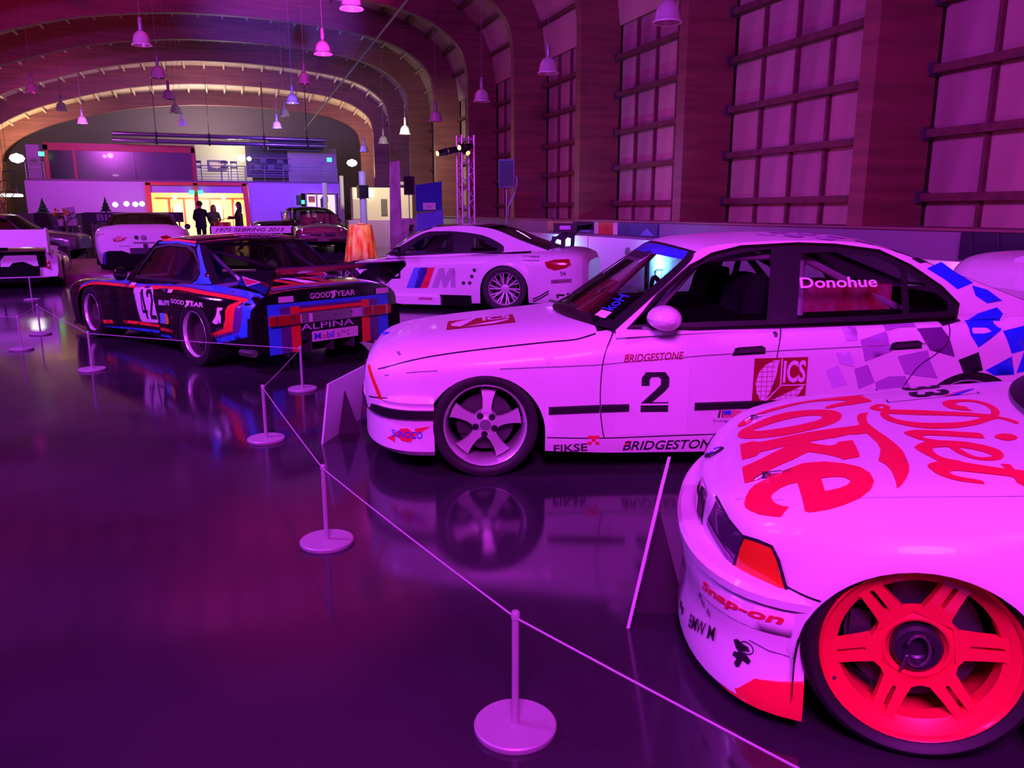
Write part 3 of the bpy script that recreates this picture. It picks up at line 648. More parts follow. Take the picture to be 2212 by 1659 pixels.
# ---------------------------------------------------------------- white race sedan with number 2
def pose(k): x, y, a = POSE[k]; return (x, y, rad(a))
def rect(x0, z0, x1, z1): return [(x0, z0), (x1, z0), (x1, z1), (x0, z1)]
def put_text(car, name, body, m, fn, P0, P1, h, bold=.0, shear=0., parent=None, slant=0., space=1., up=None):
    """lettering from P0 to P1 (baseline) with height h, in surface coordinates"""
    w = hypot(P1[0] - P0[0], P1[1] - P0[1]); ux, uy = (P1[0] - P0[0]) / w, (P1[1] - P0[1]) / w
    vx, vy = up or (uy, -ux) if ux < 0 else up or (-uy, ux)
    P, F = textfit(body, w, h, bold, shear, space)
    return car.decal(name, ([(P0[0] + ux * a + vx * b, P0[1] + uy * a + vy * b) for a, b in P], F), fn, m, parent)
def sedan_car():
    c = Car('race_car', pose('sedan'), 'white four-door race car with black number 2 and blue checkered tail', **SEDAN)
    c.body(WHITE, cabin=(-.62, -3.0))
    S = c.on_side(.003); T = c.on_top(.003); G = c.on_glass(-.004)
    edge = [(-.72, .83), (-1.14, 1.165), (-1.21, 1.245), (-1.37, 1.285), (-1.75, 1.305), (-2.15, 1.292), (-2.37, 1.24), (-2.62, 1.15), (-3.2, .93)]
    fw = [(-.80, .845), (-.97, 1.01), (-1.165, 1.162), (-1.29, 1.217), (-1.47, 1.252), (-1.655, 1.268), (-1.615, 1.05), (-1.575, .865), (-1.16, .855)]
    rw = [(-1.735, .872), (-1.79, 1.2), (-1.82, 1.25), (-2.01, 1.255), (-2.25, 1.225), (-2.41, 1.147), (-2.565, 1.035), (-2.635, .96), (-2.615, .905), (-2.215, .885)]
    banner = glass('blue_banner', (.02, .03, .35), .25); banner = mat('blue_sun_strip', (.03, .08, .70), .2, coat=.5)
    c.house(edge, 2, 6, WHITE, (.26, .09, -.08, -.16), (.02, .035, .035, .01), [fw, rw], pane=glass('side_glass', (.62, .60, .66), .08), screen=glass('screen_glass', (.5, .48, .55), .15), trim=CHROME, strip_mat=banner)
    dlo = [(-.785, .842), (-.985, 1.018), (-1.18, 1.172), (-1.295, 1.232), (-1.47, 1.272), (-1.80, 1.288), (-2.02, 1.28), (-2.27, 1.248), (-2.44, 1.165), (-2.60, 1.05), (-2.685, .955), (-2.66, .885), (-2.2, .862), (-1.16, .835)]
    for e in (1, -1):
        c.poly('window_surround', dlo, c.on_glass(.003, e), BLACK, .1, [fw, rw]); c.strip('chrome_trim', dlo, .016, c.on_glass(.007, e), CHROME, None, True)
        c.strip('window_divider', [(-2.37, .885), (-2.40, 1.155)], .04, c.on_glass(-.002, e), BLACK)
    # front bumper
    pf = [(-.03, .12), (.0, .15), (.0, .33), (.012, .335), (.014, .395), (.0, .40), (.012, .43), (.0, .455), (-.08, .475)]
    b = Bumper(c, 'front_bumper', pf, nose_path(.745, .845, .44, .285), WHITE)
    st = MB(); st.grid(sweep([(.0, .335), (.022, .342), (.024, .388), (.0, .395)], b.path)); st.build('rub_strip', BLACK, b.o, smooth=30)
    L = b.len[-1]
    [b.decal('race_emblem', fill([q]), b.at, REDV) for q in ([(.10, .25), (.15, .285), (.19, .28), (.24, .245), (.19, .21), (.14, .205)], [(.235, .24), (.30, .21), (.24, .195)], [(.10, .25), (.02, .30), (.11, .285)])]
    P, F = textfit('SUNOCO', .19, .04, .012); b.decal('lettering', ([(.255 - u, .228 + v) for u, v in P], F), lambda d, z: b.at(d, z, .006), BLUV)
    rb = Bumper(c, 'rear_bumper', pf, nose_path(.745, .80, .35, .0), WHITE, flip=-3.14)
    # lamps in the nose
    c.poly('corner_lamp', [(.668, .60), (.655, .615), (.60, .49), (.575, .43), (.60, .432)], S, LAMPAMB, .04)
    for y in (.18, .42): 
        q = MB(); q.lathe([(0, .012), (.05, .01), (.07, .0), (.075, -.02)], 24, 'x', (.70, y, .535)); q.build('headlamp', CLEARGLASS, c.root); q2 = MB(); q2.lathe([(0, -.01), (.06, 0.), (.068, .004)], 24, 'x', (.70, y, .535)); q2.build('headlamp_bowl', CHROME, c.root)
    for y in (.06, -.06): q = MB(); q.box((.70, y, .53), (.02, .09, .14)); q.build('grille', BLACK, c.root)
    # seams, painted crease lines, mouldings
    for pts in ([(-.716, .81), (-.665, .72), (-.643, .61), (-.638, .46), (-.645, .345), (-.66, .25), (-.67, .222)], [(-1.655, .85), (-1.622, .71), (-1.615, .5), (-1.63, .25)], [(-2.62, .875), (-2.59, .75), (-2.52, .68), (-2.426, .607), (-2.33, .45)], [(-.345, .228), (-.67, .222), (-1.26, .237), (-2.3, .25)], [(.665, .43), (.50, .445), (.31, .43)]):
        c.strip('panel_gap', smoothpoly(pts, 4, False), .006, S, BLKV)
    c.strip('crease_shade_line', [(-.08, .622), (-.6, .641), (-1.2, .69), (-1.65, .715), (-2.466, .746), (-3.4, .76)], .006, S, GREYV); c.strip('crease_shade_line', [(.56, .572), (.40, .60), (.26, .612)], .005, S, GREYV)  # flat grey lines painted for the shade along the body creases
    c.strip('panel_gap', smoothpoly([(-.62, .80), (-.5, .77), (-.34, .755), (.12, .706), (.40, .66), (.60, .60)], 4, False), .005, S, BLKV)
    def rub(x0, x1, z0, z1):
        m = MB(); n = 8; q = [[c.on_side(o)(x0 + (x1 - x0) * i / n, z0 + (z1 - z0) * i / n + d) for o, d in ((0, -.022), (.014, -.016), (.014, .016), (0, .022))] for i in range(n + 1)]
        m.grid(q); m.add(q[0], [(0, 1, 2, 3)]); m.add(q[-1], [(3, 2, 1, 0)]); m.build('side_moulding', BLACK, c.root)
    rub(-.352, -.635, .384, .394); rub(-.645, -.80, .395, .398); rub(-1.17, -1.625, .401, .412); rub(-1.635, -2.3, .413, .42)
    b1 = [(0, 0)]
    # number, lettering, badges on the side
    c.poly('number_panel', rect(-.725, .24, -1.13, .655), c.on_side(.0015), mat('panel_white', (.83, .80, .83), .45), .1)
    two = [(.02, .18), (.20, .18), (.20, .24), (1, .24), (1, 0), (.0, 0), (.0, .0)]
    num2 = [(0, .30), (0, .24), (.5, .555), (.70, .69), (.70, .82), (.62, .885), (.36, .885), (.29, .82), (.29, .69), (0, .69), (0, .86), (.16, 1), (.84, 1), (1, .86), (1, .66), (.84, .52), (.42, .255), (.97, .255), (.97, .21), (0, .21)]
    num2 = [(0, .22), (.52, .56), (.70, .69), (.70, .82), (.62, .875), (.36, .875), (.29, .81), (.29, .66), (0, .66), (0, .86), (.15, 1), (.84, 1), (1, .86), (1, .64), (.86, .52), (.42, .25), (1, .25), (1, .22)]
    base = [(0, 0), (1, 0), (1, .17), (0, .17)]
    nm = lambda u, v: S(-.866 - u * .155, .372 + v * .228)
    c.poly('number', num2, nm, BLKV, .2); c.poly('number', base, nm, BLKV, .3)
    put_text(c, 'lettering', 'BRIDGESTONE', DARKRED, S, (-.765, .655), (-1.098, .672), .042, .012, .25)
    put_text(c, 'lettering', 'BRIDGESTONE', BLKV, S, (-.775, .147), (-1.33, .155), .054, .014, .25); c.poly('red_wedge', [(-.775, .17), (-.83, .203), (-.80, .205)], S, REDV); c.poly('red_wedge', [(-.767, .675), (-.80, .703), (-.782, .703)], c.on_side(.005), REDV)
    put_text(c, 'lettering', 'FIKSE', BLKV, S, (-.385, .138), (-.575, .147), .045, .014)
    put_text(c, 'lettering', 'NASCAR', mat('pale_pink_vinyl', (.82, .70, .78), .4), S, (-1.13, .70), (-1.36, .715), .05, .01) if False else None
    for i in range(3):
        for j in range(3):
            if (i + j) % 2 == 0 or j == 2: c.poly('red_check', rect(-.575 - i * .022, .183 + j * .018, -.597 - i * .022, .201 + j * .018), S, REDV)
    # logo: maroon square, gridded pale ellipse, white letters
    I = lambda u, v, o=.003: c.on_side(o)(-1.493 - u * .303, .398 + v * .274 + .006 * u)
    lg = MB(); c.decal('logo_panel', fill([dense(rect(0, 0, 1, 1), .2), dense(rect(.0, -.12, .33, 0), .2)], .25), I, DARKRED)
    lm = mat('logo_pale', (.80, .66, .78), .4)
    el = [(.5 + .47 * cos(a), .49 + .46 * sin(a)) for a in [2 * pi * i / 40 for i in range(40)]]
    left = [p for p in el if p[0] < .47] ; I2 = lambda u, v: I(u, v, .0045); I3 = lambda u, v: I(u, v, .006)
    c.decal('logo_globe', fill([[(.47, .96), (.36, .95), (.22, .87), (.10, .72), (.04, .50), (.07, .30), (.16, .12), (.23, .07), (.33, .30), (.42, .62)]]), I2, lm); c.decal('logo_globe', fill([[(.23, .05), (.42, .03), (.66, .05), (.84, .18), (.94, .35), (.95, .42), (.62, .25)]]), I2, lm)
    gl = MB()
    for k in range(9):
        u = .06 + k * .095; v = .12 + k * .10
        c.strip('logo_line', [(u, .03 if u > .25 else .12), (u, .96 if u < .45 else .42)], .008, I3, DARKRED) if u < .94 and not .45 < u < .5 else None
        c.strip('logo_line', [(.05, v), (.40 if v > .42 else .92, v)], .008, I3, DARKRED)
    c.decal('logo_line', fill([[(.5, .42), (.5, .98), (.525, .98), (.525, .44), (.98, .44), (.98, .415), (.52, .415), (.22, .04), (.19, .06)]]), I3, lm)
    P, F = textfit('ICS', .42, .46, .03); c.decal('lettering', ([(.55 + u, .48 + v) for u, v in P], F), I3, lm)
    f = lambda u, v: S(-1.29 - u * .148, .335 + v * .042)
    for k in range(7): c.poly('flag_stripe', rect(.25, k / 6.6, 1, k / 6.6 + .07), f, REDV)
    c.poly('flag_canton', rect(.33, .45, .6, 1), c.on_side(.0045) and (lambda u, v: c.on_side(.005)(-1.29 - u * .148, .335 + v * .042)), BLUV); c.poly('flag_stripe', [(.1, 0), (.18, 0), (.22, 1), (.14, 1)], f, BLKV); c.poly('flag_stripe', rect(.26, 0, .30, 1), f, BLKV)
    put_text(c, 'lettering', 'Supercar', GREYV, S, (-1.28, .305), (-1.42, .306), .022)
    # checkered tail
    lv = [mat('check_pale', (.62, .48, .78), .35), mat('check_lilac', (.42, .20, .55), .35), mat('check_plum', (.16, .03, .22), .35), BLKV, mat('check_blue', (.015, .06, .80), .35)]
    for l, q in ((0, [(-1.995, .840), (-2.076, .843), (-2.071, .769), (-2.007, .763)]), (1, [(-2.231, .854), (-2.411, .864), (-2.416, .836), (-2.319, .833), (-2.242, .816)]), (3, [(-2.55, .868), (-2.69, .875), (-2.698, .861), (-2.574, .838), (-2.563, .856)]),
        (1, [(-2.089, .769), (-2.241, .814), (-2.255, .74), (-2.276, .705), (-2.122, .649)]), (2, [(-2.42, .826), (-2.564, .832), (-2.599, .778), (-2.640, .669), (-2.493, .709), (-2.453, .766)]), (0, [(-1.952, .701), (-2.03, .707), (-2.067, .618), (-1.979, .637)]),
        (1, [(-2.307, .676), (-2.478, .71), (-2.5, .645), (-2.555, .547), (-2.458, .559), (-2.361, .575)]), (3, [(-2.664, .652), (-2.777, .695), (-2.816, .59), (-2.711, .561)]), (1, [(-2.064, .607), (-2.138, .631), (-2.191, .53), (-2.101, .491)]), (1, [(-2.195, .53), (-2.268, .562), (-2.363, .564), (-2.395, .506), (-2.203, .486)]),
        (4, [(-2.722, .863), (-2.84, .872), (-2.93, .868), (-2.911, .814), (-2.774, .72), (-2.727, .788)]), (4, [(-2.92, .809), (-3.054, .835), (-3.049, .701), (-2.976, .682)]), (4, [(-2.832, .59), (-2.978, .667), (-3.009, .561), (-2.888, .558)]), (4, [(-3.126, .90), (-3.30, .92), (-3.26, .82), (-3.06, .84)]), (4, [(-3.05, .70), (-3.20, .72), (-3.18, .60), (-3.02, .57)]), (4, [(-3.26, .82), (-3.42, .84), (-3.38, .72), (-3.2, .72)]),
        (0, [(-1.90, .60), (-1.97, .63), (-2.03, .52), (-1.95, .50)])):
        for e in (1, -1): c.poly('check', q, c.on_side(.003, e), lv[l], .06)
    for l, q in ((4, [(-2.535, 1.15), (-2.628, 1.185), (-2.70, 1.13), (-2.80, 1.07), (-2.697, 1.035), (-2.634, 1.087)]), (4, [(-2.79, 1.055), (-2.88, 1.03), (-2.96, .97), (-2.864, .957), (-2.80, 1.0)]), (4, [(-2.73, .872), (-2.80, .905), (-2.92, .935), (-2.95, .90), (-2.93, .875)]), (3, [(-2.453, 1.205), (-2.49, 1.21), (-2.55, 1.185), (-2.50, 1.178)])):
        for e in (1, -1): c.poly('check', q, c.on_glass(.003, e), lv[l], .06)
    full = smoothpoly(edge, 6, False)
    def RF(x, y):
        z = 1.3
        for a, b in zip(full, full[1:]):
            if a[0] >= x >= b[0]: z = a[1] + (b[1] - a[1]) * (x - a[0]) / (b[0] - a[0])
        g = c.G(x, z); return (x, y, z + .035 * (1 - (y / g) ** 2) + .004)
    for k, (x, y) in enumerate(((-1.72, .30), (-1.85, .40), (-1.85, .16), (-1.98, .28), (-2.0, .50), (-2.12, .38), (-2.12, .10), (-2.24, .50), (-2.24, .25), (-2.0, .02))): c.poly('check', [(x + .06, y), (x, y + .09), (x - .07, y + .02), (x, y - .09)], RF, lv[min(3, int((-1.5 - x) * 3.2))], .06)
    # handles, lock, mirror, wipers, window lettering
    for x0, z0 in ((-1.365, .70), (-2.255, .722)):
        for e in (1, -1):
            q = [(x0, z0 - .012), (x0 - .015, z0 + .028), (x0 - .035, z0 + .034), (x0 - .165, z0 + .042), (x0 - .187, z0 + .03), (x0 - .187, z0 - .002)]
            c.poly('door_handle', q, c.on_side(.004, e), BLACK, .05); h = MB(); h.bar(c.on_side(.012, e)(x0 - .03, z0 + .012), c.on_side(.012, e)(x0 - .17, z0 + .02), .012, .02); h.build('handle_grip', mat('dark_plum_plastic', (.05, .02, .05), .4), c.root)
    l = MB(); y = c.Y(-1.605, .80); l.lathe([(0, .012), (.012, .012), (.016, 0)], 16, 'y', (-1.61, y, .802)); l.build('door_lock', CHROME, c.root)
    for e in (1, -1):
        m = MB(); rows = []
        for i in range(9):
            t = i / 8; r = (.075 * (1 - (2 * t - 1) ** 4) ** .5) if 0 < t < 1 else .01
            rows.append([(-.90 - .10 * t - .045 * cos(a) * (1 - .4 * t), e * (.86 + .19 * t), .905 + r * sin(a)) for a in [2 * pi * j / 16 for j in range(17)]])
        rows = []
        for i in range(9):
            t = i / 8; s_ = sqrt(max(.03, 1 - t ** 3)); rows.append([(-.985 + .13 * t * 0 + .09 * s_ * cos(a) * (.9 if cos(a) < 0 else 1.1), e * (.85 + .17 * t), .90 + .068 * s_ * sin(a)) for a in [2 * pi * j / 16 for j in range(17)]])
        m.grid(rows); m.add([p for p in rows[-1]], [tuple(range(17))]); m.build('door_mirror', WHITE, c.root, smooth=50); k = MB(); k.bar((-.93, e * .80, .87), (-.95, e * .87, .89), .07, .03); k.build('mirror_stalk', BLACK, c.root)
    put_text(c, 'lettering', 'Donohue', WHTV, c.on_glass(.0), (-1.785, 1.045), (-2.232, 1.05), .058, .02, 0)
    def scr(u, v):   # on the windscreen: u across from left, v up
        i = v * 2; x = -.72 - v * .49; z = .83 + v * .415; y = c.G(x, z); s_ = 1 - 2 * u; bu = .26 + (.09 - .26) * v
        return (x + bu * (1 - s_ * s_) + .012, s_ * y, z + .02 * (1 - s_ * s_) + .012)
    c.poly('sun_strip_panel', rect(.30, .74, .70, .92), scr, mat('pale_pink_vinyl', (.82, .70, .78), .4), .2); P, F = textfit('BRIDGESTONE', .36, .11, .01); c.decal('lettering', ([(.32 + u, .775 + v) for u, v in P], F), lambda u, v: tuple(V(scr(u, v)) + V((.003, 0, .003))), BLKV)
    P, F = textfit('koH', .19, .065, .012); c.decal('lettering', ([(.075 + v, .17 + u) for u, v in P], F), scr, BLUV); c.poly('inspection_sticker', rect(.07, .075, .13, .155), scr, WHTV)
    for s0, s1 in ((.62, .25), (.9, .55)):
        w = MB(); w.tube([tuple(V(scr(s0, .02)) + V((.02, 0, .01))), tuple(V(scr((s0 + s1) / 2, .07)) + V((.02, 0, .012))), tuple(V(scr(s1, .1)) + V((.02, 0, .01)))], .008, 6); w.build('wiper', BLACK, c.root)
    # bonnet print and badge
    Hd = lambda u, v: T(.225 - u * .42, .34 - v * .36 * 1.0)
    c.decal('logo_panel', fill([dense(rect(0, 0, 1, 1), .15)], .15), Hd, DARKRED)
    Hd2 = lambda u, v: c.on_top(.006)(.225 - u * .42, .34 - v * .36)
    c.decal('logo_globe', fill([[(.44, .95), (.30, .9), (.12, .72), (.05, .5), (.08, .28), (.2, .1), (.30, .4)]]), Hd2, lm); c.decal('logo_globe', fill([[(.25, .05), (.7, .06), (.92, .3), (.92, .40), (.6, .28)]]), Hd2, lm)
    P, F = textfit('ICS', .42, .45, .03); c.decal('lettering', ([(.53 + u, .48 + v) for u, v in P], F), Hd2, lm)
    e_ = [(.505 + .05 * cos(a), .70 + .035 * sin(a)) for a in [2 * pi * i / 20 for i in range(20)]]; c.poly('bonnet_pin', [(.50, .655), (.485, .70), (.47, .70), (.485, .655)], T, GREYV)
    q = MB(); q.lathe([(0, .006), (.035, .006), (.04, 0)], 24, 'z', (.62, 0, c.Z(.62, 0))); q.build('emblem', BLUV, c.root)
    # interior
    cage = mat('roll_cage_paint', (.55, .42, .52), .4)
    for n, pts in (('roll_bar', [(-1.82, .66, .80), (-1.86, .52, 1.22), (-1.86, -.52, 1.22), (-1.82, -.66, .80)]), ('roll_bar', [(-1.86, .50, 1.21), (-2.55, .58, .86)]), ('roll_bar', [(-1.86, -.50, 1.21), (-2.55, -.58, .86)]), ('roll_bar', [(-1.86, -.5, 1.2), (-1.84, .60, .84)]), ('roll_bar', [(-.95, .66, .88), (-1.26, .55, 1.2), (-1.86, .52, 1.22)]), ('roll_bar', [(-.95, -.66, .88), (-1.26, -.55, 1.2), (-1.86, -.52, 1.22)])):
        t = MB(); t.tube(pts, .022, 8); t.build(n, cage, c.root, smooth=True)
    for y in (.36, -.36):
        s_ = MB(); prof = [(-1.50, .87), (-1.53, 1.02), (-1.58, 1.10), (-1.66, 1.10), (-1.68, .87)]; 
        s_.add([(x, y - w, z) for x, z in prof for w in (-.2, .2)], [(0, 1, 3, 2), (2, 3, 5, 4), (4, 5, 7, 6), (6, 7, 9, 8), (0, 2, 4, 6, 8), (1, 3, 5, 7, 9)]); s_.build('seat', mat('seat_cloth', (.015, .012, .02), .9), c.root)
    foil = noisy('foil_wrapping', (.62, .05, .08), (.75, .25, .45), (9, 3, 5), .25, 0, 3, .6); fb = MB(); fb.box((-2.12, .32, .95), (.56, .5, .2)); o = fb.build('fuel_cell_cover', foil, c.root)
    s = MB(); s.tube([(-1.06 + .05 * sin(a) * .4, .36 + .17 * cos(a), .93 + .15 * sin(a)) for a in [2 * pi * i / 24 for i in range(25)]], .014, 6); s.build('steering_wheel', BLACK, c.root); d = MB(); d.box((-.80, 0, .855), (.35, 1.3, .06)); d.build('dashboard', MATTE, c.root)
    # boot lid spoiler seam, tail lamps
    for e in (1, -1): c.poly('tail_lamp', [(-3.70, .70), (-3.80, .70), (-3.80, .86), (-3.70, .88)], c.on_side(.004, e), LAMPRED, .04)
    w = wheel(c, 0, .838, .295, .305, .236, .22, 'five', mat('five_spoke_silver', (.70, .66, .70), .35, .45), mat('polished_lip', (.78, .72, .78), .28, .45))
    other_wheels(c, w, [(-2.761, .838, .295, 1), (0, -.838, .295, 1), (-2.761, -.838, .295, 1)])
sedan_car()
# ---------------------------------------------------------------- white race coupe with red script on the bonnet
COKE = {'o': [[(.505,-.117),(.498,-.159),(.477,-.197),(.436,-.238),(.392,-.278),(.328,-.307),(.266,-.301),(.206,-.285),(.162,-.26),(.137,-.212),(.133,-.154),(.148,-.095),(.181,-.044),(.226,-.007),(.284,.021),(.341,.031),(.397,.018),(.455,-.015),(.485,-.046),(.501,-.082)],[(.446,-.137),(.424,-.149),(.394,-.165),(.348,-.186),(.302,-.199),(.256,-.204),(.212,-.19),(.2,-.165),(.211,-.131),(.233,-.108),(.278,-.086),(.322,-.078),(.366,-.079),(.41,-.092),(.437,-.11)]],'k': [[(.494,.029),(.449,.022),(.429,.052),(.398,.059),(.313,.047),(.228,.027),(.144,.009),(.115,.003),(.11,.096),(.127,.107),(.183,.138),(.27,.159),(.241,.202),(.209,.228),(.191,.224),(.177,.192),(.133,.183),(.131,.264),(.13,.339),(.133,.373),(.184,.392),(.189,.369),(.225,.324),(.277,.276),(.326,.335),(.391,.392),(.409,.417),(.43,.469),(.474,.473),(.48,.391),(.484,.316),(.428,.269),(.379,.217),(.335,.169),(.387,.181),(.427,.185),(.439,.222),(.485,.232),(.49,.142)]],'swash': [[(.115,.004),(.088,-.01),(.088,-.079),(.082,-.136),(.07,-.169),(.037,-.183),(.053,-.127),(.059,-.07),(.059,-.013),(.043,.087),(.026,.172),(.013,.259),(.005,.339),(.007,.402),(.01,.474),(.018,.525),(.033,.576),(.051,.616),(.066,.639),(.063,.605),(.062,.555),(.064,.499),(.071,.458),(.085,.419),(.073,.359),(.064,.31),(.063,.239),(.071,.171),(.08,.109),(.128,.117)]],'e': [[(.473,.609),(.47,.576),(.461,.539),(.445,.506),(.42,.483),(.383,.449),(.3,.388),(.237,.395),(.185,.425),(.142,.468),(.122,.521),(.118,.585),(.133,.638),(.165,.681),(.21,.71),(.254,.724),(.291,.725),(.304,.721),(.31,.714),(.323,.547),(.349,.551),(.373,.567),(.395,.597),(.398,.616),(.393,.641),(.38,.661),(.364,.675),(.35,.682),(.373,.715),(.398,.703),(.432,.679),(.455,.652),(.469,.628)],[(.257,.538),(.221,.535),(.194,.544),(.18,.567),(.182,.584),(.193,.603),(.216,.618),(.253,.629)]],'c': [[(.506,-.274),(.468,-.356),(.396,-.421),(.306,-.453),(.191,-.479),(.025,-.502),(.028,-.474),(.01,-.408),(.005,-.36),(.035,-.349),(.08,-.323),(.111,-.321),(.169,-.291),(.178,-.318),(.138,-.362),(.088,-.392),(.131,-.431),(.226,-.438),(.325,-.4),(.423,-.353),(.465,-.252),(.499,-.232)]],'d': [[(.024,-.256),(.006,-.29),(-.02,-.301),(-.04,-.267),(-.044,-.233),(-.039,-.203),(-.115,-.169),(-.206,-.118),(-.273,-.083),(-.326,-.044),(-.341,-.084),(-.347,-.129),(-.342,-.191),(-.322,-.234),(-.297,-.248),(-.277,-.248),(-.262,-.232),(-.26,-.201),(-.282,-.17),(-.282,-.133),(-.29,-.107),(-.257,-.122),(-.228,-.161),(-.219,-.207),(-.221,-.245),(-.233,-.274),(-.254,-.288),(-.293,-.287),(-.327,-.269),(-.354,-.22),(-.367,-.161),(-.366,-.089),(-.357,-.046),(-.344,-.01),(-.359,.01),(-.372,.039),(-.38,.078),(-.37,.096),(-.356,.057),(-.342,.023),(-.331,.02),(-.305,.041),(-.258,.083),(-.208,.104),(-.161,.108),(-.116,.097),(-.074,.067),(-.038,.019),(-.009,-.039),(.003,-.094),(.003,-.148),(-.005,-.182),(.011,-.206),(.024,-.236)],[(-.006,-.265),(-.024,-.266),(-.021,-.24),(-.014,-.227),(-.007,-.245)],[(-.024,-.139),(-.079,-.11),(-.149,-.079),(-.217,-.052),(-.261,-.032),(-.292,-.01),(-.263,.021),(-.222,.038),(-.175,.038),(-.129,.026),(-.085,.002),(-.047,-.039),(-.027,-.091)]],'i': [[(-.031,.137),(-.042,.115),(-.063,.105),(-.09,.11),(-.154,.139),(-.195,.161),(-.242,.189),(-.241,.24),(-.241,.249),(-.202,.232),(-.142,.199),(-.1,.181),(-.078,.183),(-.083,.213),(-.111,.244),(-.086,.255),(-.06,.217),(-.043,.179)]],'dot': [[(-.273,.232),(-.285,.212),(-.306,.206),(-.324,.219),(-.33,.252),(-.317,.276),(-.296,.286),(-.279,.269),(-.271,.25)]],'ee': [[(-.035,.301),(-.044,.281),(-.063,.259),(-.081,.247),(-.111,.244),(-.172,.27),(-.207,.303),(-.235,.342),(-.249,.38),(-.248,.425),(-.239,.449),(-.226,.464),(-.199,.467),(-.172,.453),(-.149,.42),(-.134,.375),(-.125,.325),(-.107,.319),(-.087,.321),(-.077,.34),(-.078,.372),(-.085,.408),(-.104,.439),(-.13,.464),(-.077,.456),(-.058,.407),(-.044,.365),(-.035,.322)],[(-.151,.334),(-.175,.351),(-.2,.38),(-.213,.409),(-.218,.431),(-.196,.437),(-.178,.43),(-.164,.4),(-.155,.363)]],'t': [[(-.038,.485),(-.045,.469),(-.059,.458),(-.077,.454),(-.104,.439),(-.129,.466),(-.163,.495),(-.213,.53),(-.224,.534),(-.222,.5),(-.243,.509),(-.244,.542),(-.264,.556),(-.283,.574),(-.258,.666),(-.23,.634),(-.229,.615),(-.225,.595),(-.2,.582),(-.149,.557),(-.113,.54),(-.093,.536),(-.084,.545),(-.088,.566),(-.113,.588),(-.147,.61),(-.151,.623),(-.15,.632),(-.134,.626),(-.099,.61),(-.074,.589),(-.051,.556),(-.041,.521),(-.037,.498)]]}
def coupe_car():
    c = Car('race_car', pose('coupe'), 'white two-door race car with red script on bonnet and red six-spoke wheels', **COUPE)
    c.body(WHITE, cabin=(-.60, -2.9), step=.045)
    S = c.on_side(.003); T = c.on_top(.0025)
    edge = [(-.66, .80), (-1.30, 1.17), (-1.40, 1.20), (-1.75, 1.24), (-2.1, 1.22), (-2.35, 1.16), (-2.95, .87)]
    fw = [(-.80, .815), (-1.27, 1.10), (-1.42, 1.15), (-1.95, 1.16), (-1.92, .82)]; rw = [(-2.0, .83), (-2.02, 1.15), (-2.2, 1.12), (-2.6, .92), (-2.55, .85)]
    c.house(edge, 2, 5, WHITE, (.24, .10, -.08, -.14), (.015, .03, .03, .01), [fw, rw])
    for k, ps in COKE.items():
        ps = [smoothpoly(p, 3) if k in ('o', 'd', 'i', 'dot', 'ee', 't', 'c') else p for p in ps]
        c.decal('bonnet_script', fill([dense(p, .03) for p in ps], .035), T, REDV)
    # bonnet edge gaps and number panel
    for e in (1, -1): c.strip('panel_gap', [(-.60, e * .70), (-.2, e * .70), (.2, e * .675), (.40, e * .63), (.50, e * .56)], .003, c.on_top(.002), mat('seam_pale', (.45, .40, .46), .5))
    N0, N1, N2 = (-.06, -.375), (-.39, -.43), (-.47, -.70)
    NP = lambda u, v: T(-.05 - u * .325, -.32 - v * .32 - u * .06)
    c.strip('number_border', [(0, 0), (1, 0), (1, 1), (0, 1)], .02, NP, BLKV, None, True)
    for o in (0, .48):
        P, F = textfit('3', .36, .72, .03); c.decal('number', ([(.28 + v * .62, .92 - o - u) for u, v in P], F), NP, BLKV)
    for k, m in enumerate((REDV, BLUV, mat('check_blue', (.015, .06, .80), .35))): c.poly('stripe', [(.60 + k * .06, .02), (.95 + k * .02, .30), (.95 + k * .02 + .04, .30), (.66 + k * .06, .02)], NP, m, .1)
    # front bumper, lip, grille, lamps
    pf = [(-.06, .055), (.010, .057), (.018, .068), (.018, .09), (.012, .14), (.002, .20), (.0, .25), (.010, .30), (.018, .36), (.012, .385), (.03, .39), (.033, .415), (.02, .43), (-.03, .435), (-.16, .44)]
    b = Bumper(c, 'front_bumper', pf, nose_path(.672, .80, .385, .283, 2.3), WHITE)
    sp = MB(); n = len(b.path); pr = [(-.03, .172), (.020, .170), (.036, .10), (.034, .06), (-.06, .06)]
    pts = [b.path[i] for i in range(n)]; rows = []
    for i, (x, y, nx, ny) in enumerate(pts):
        d = b.len[-1] - b.len[i]; dd = min(d, b.len[i]); t = max(0., min(1., 1 - dd / .50)); rows.append([(x + nx * (o if k in (0, 4) else o * t - .012 * (1 - t)), y + ny * (o if k in (0, 4) else o * t - .012 * (1 - t)), .054 + (z - .054) * (.08 + .92 * t)) for k, (o, z) in enumerate(pr)])
    sp.grid(rows); sp.build('splitter', REDP, b.o, smooth=30)
    D = lambda m, off=.004: (lambda d, z: b.at(d, z, off))
    b.decal('sponsor_panel', fill([dense([(.02, .30), (.40, .29), (.40, .365), (.025, .378)], .03)], .04), D(0, .0025), mat('panel_white', (.83, .80, .83), .45))
    def bt(body, P0, P1, h, bold, m, sh=0.):
        w = hypot(P1[0] - P0[0], P1[1] - P0[1]); P, F = textfit(body, w, h, bold, sh); sl = (P1[1] - P0[1]) / w
        b.decal('lettering', ([(P0[0] + (P1[0] - P0[0]) * u / w, P0[1] + sl * u + v) for u, v in P], F), D(0, .005), m)
    bt('Snap-on', (.37, .308), (.062, .328), .044, .03, REDV, .25); bt('BMW M', (.475, .128), (.295, .178), .045, .008, BLKV); bt('Yuline', (.86, .215), (.66, .235), .05, .006, GREYV)
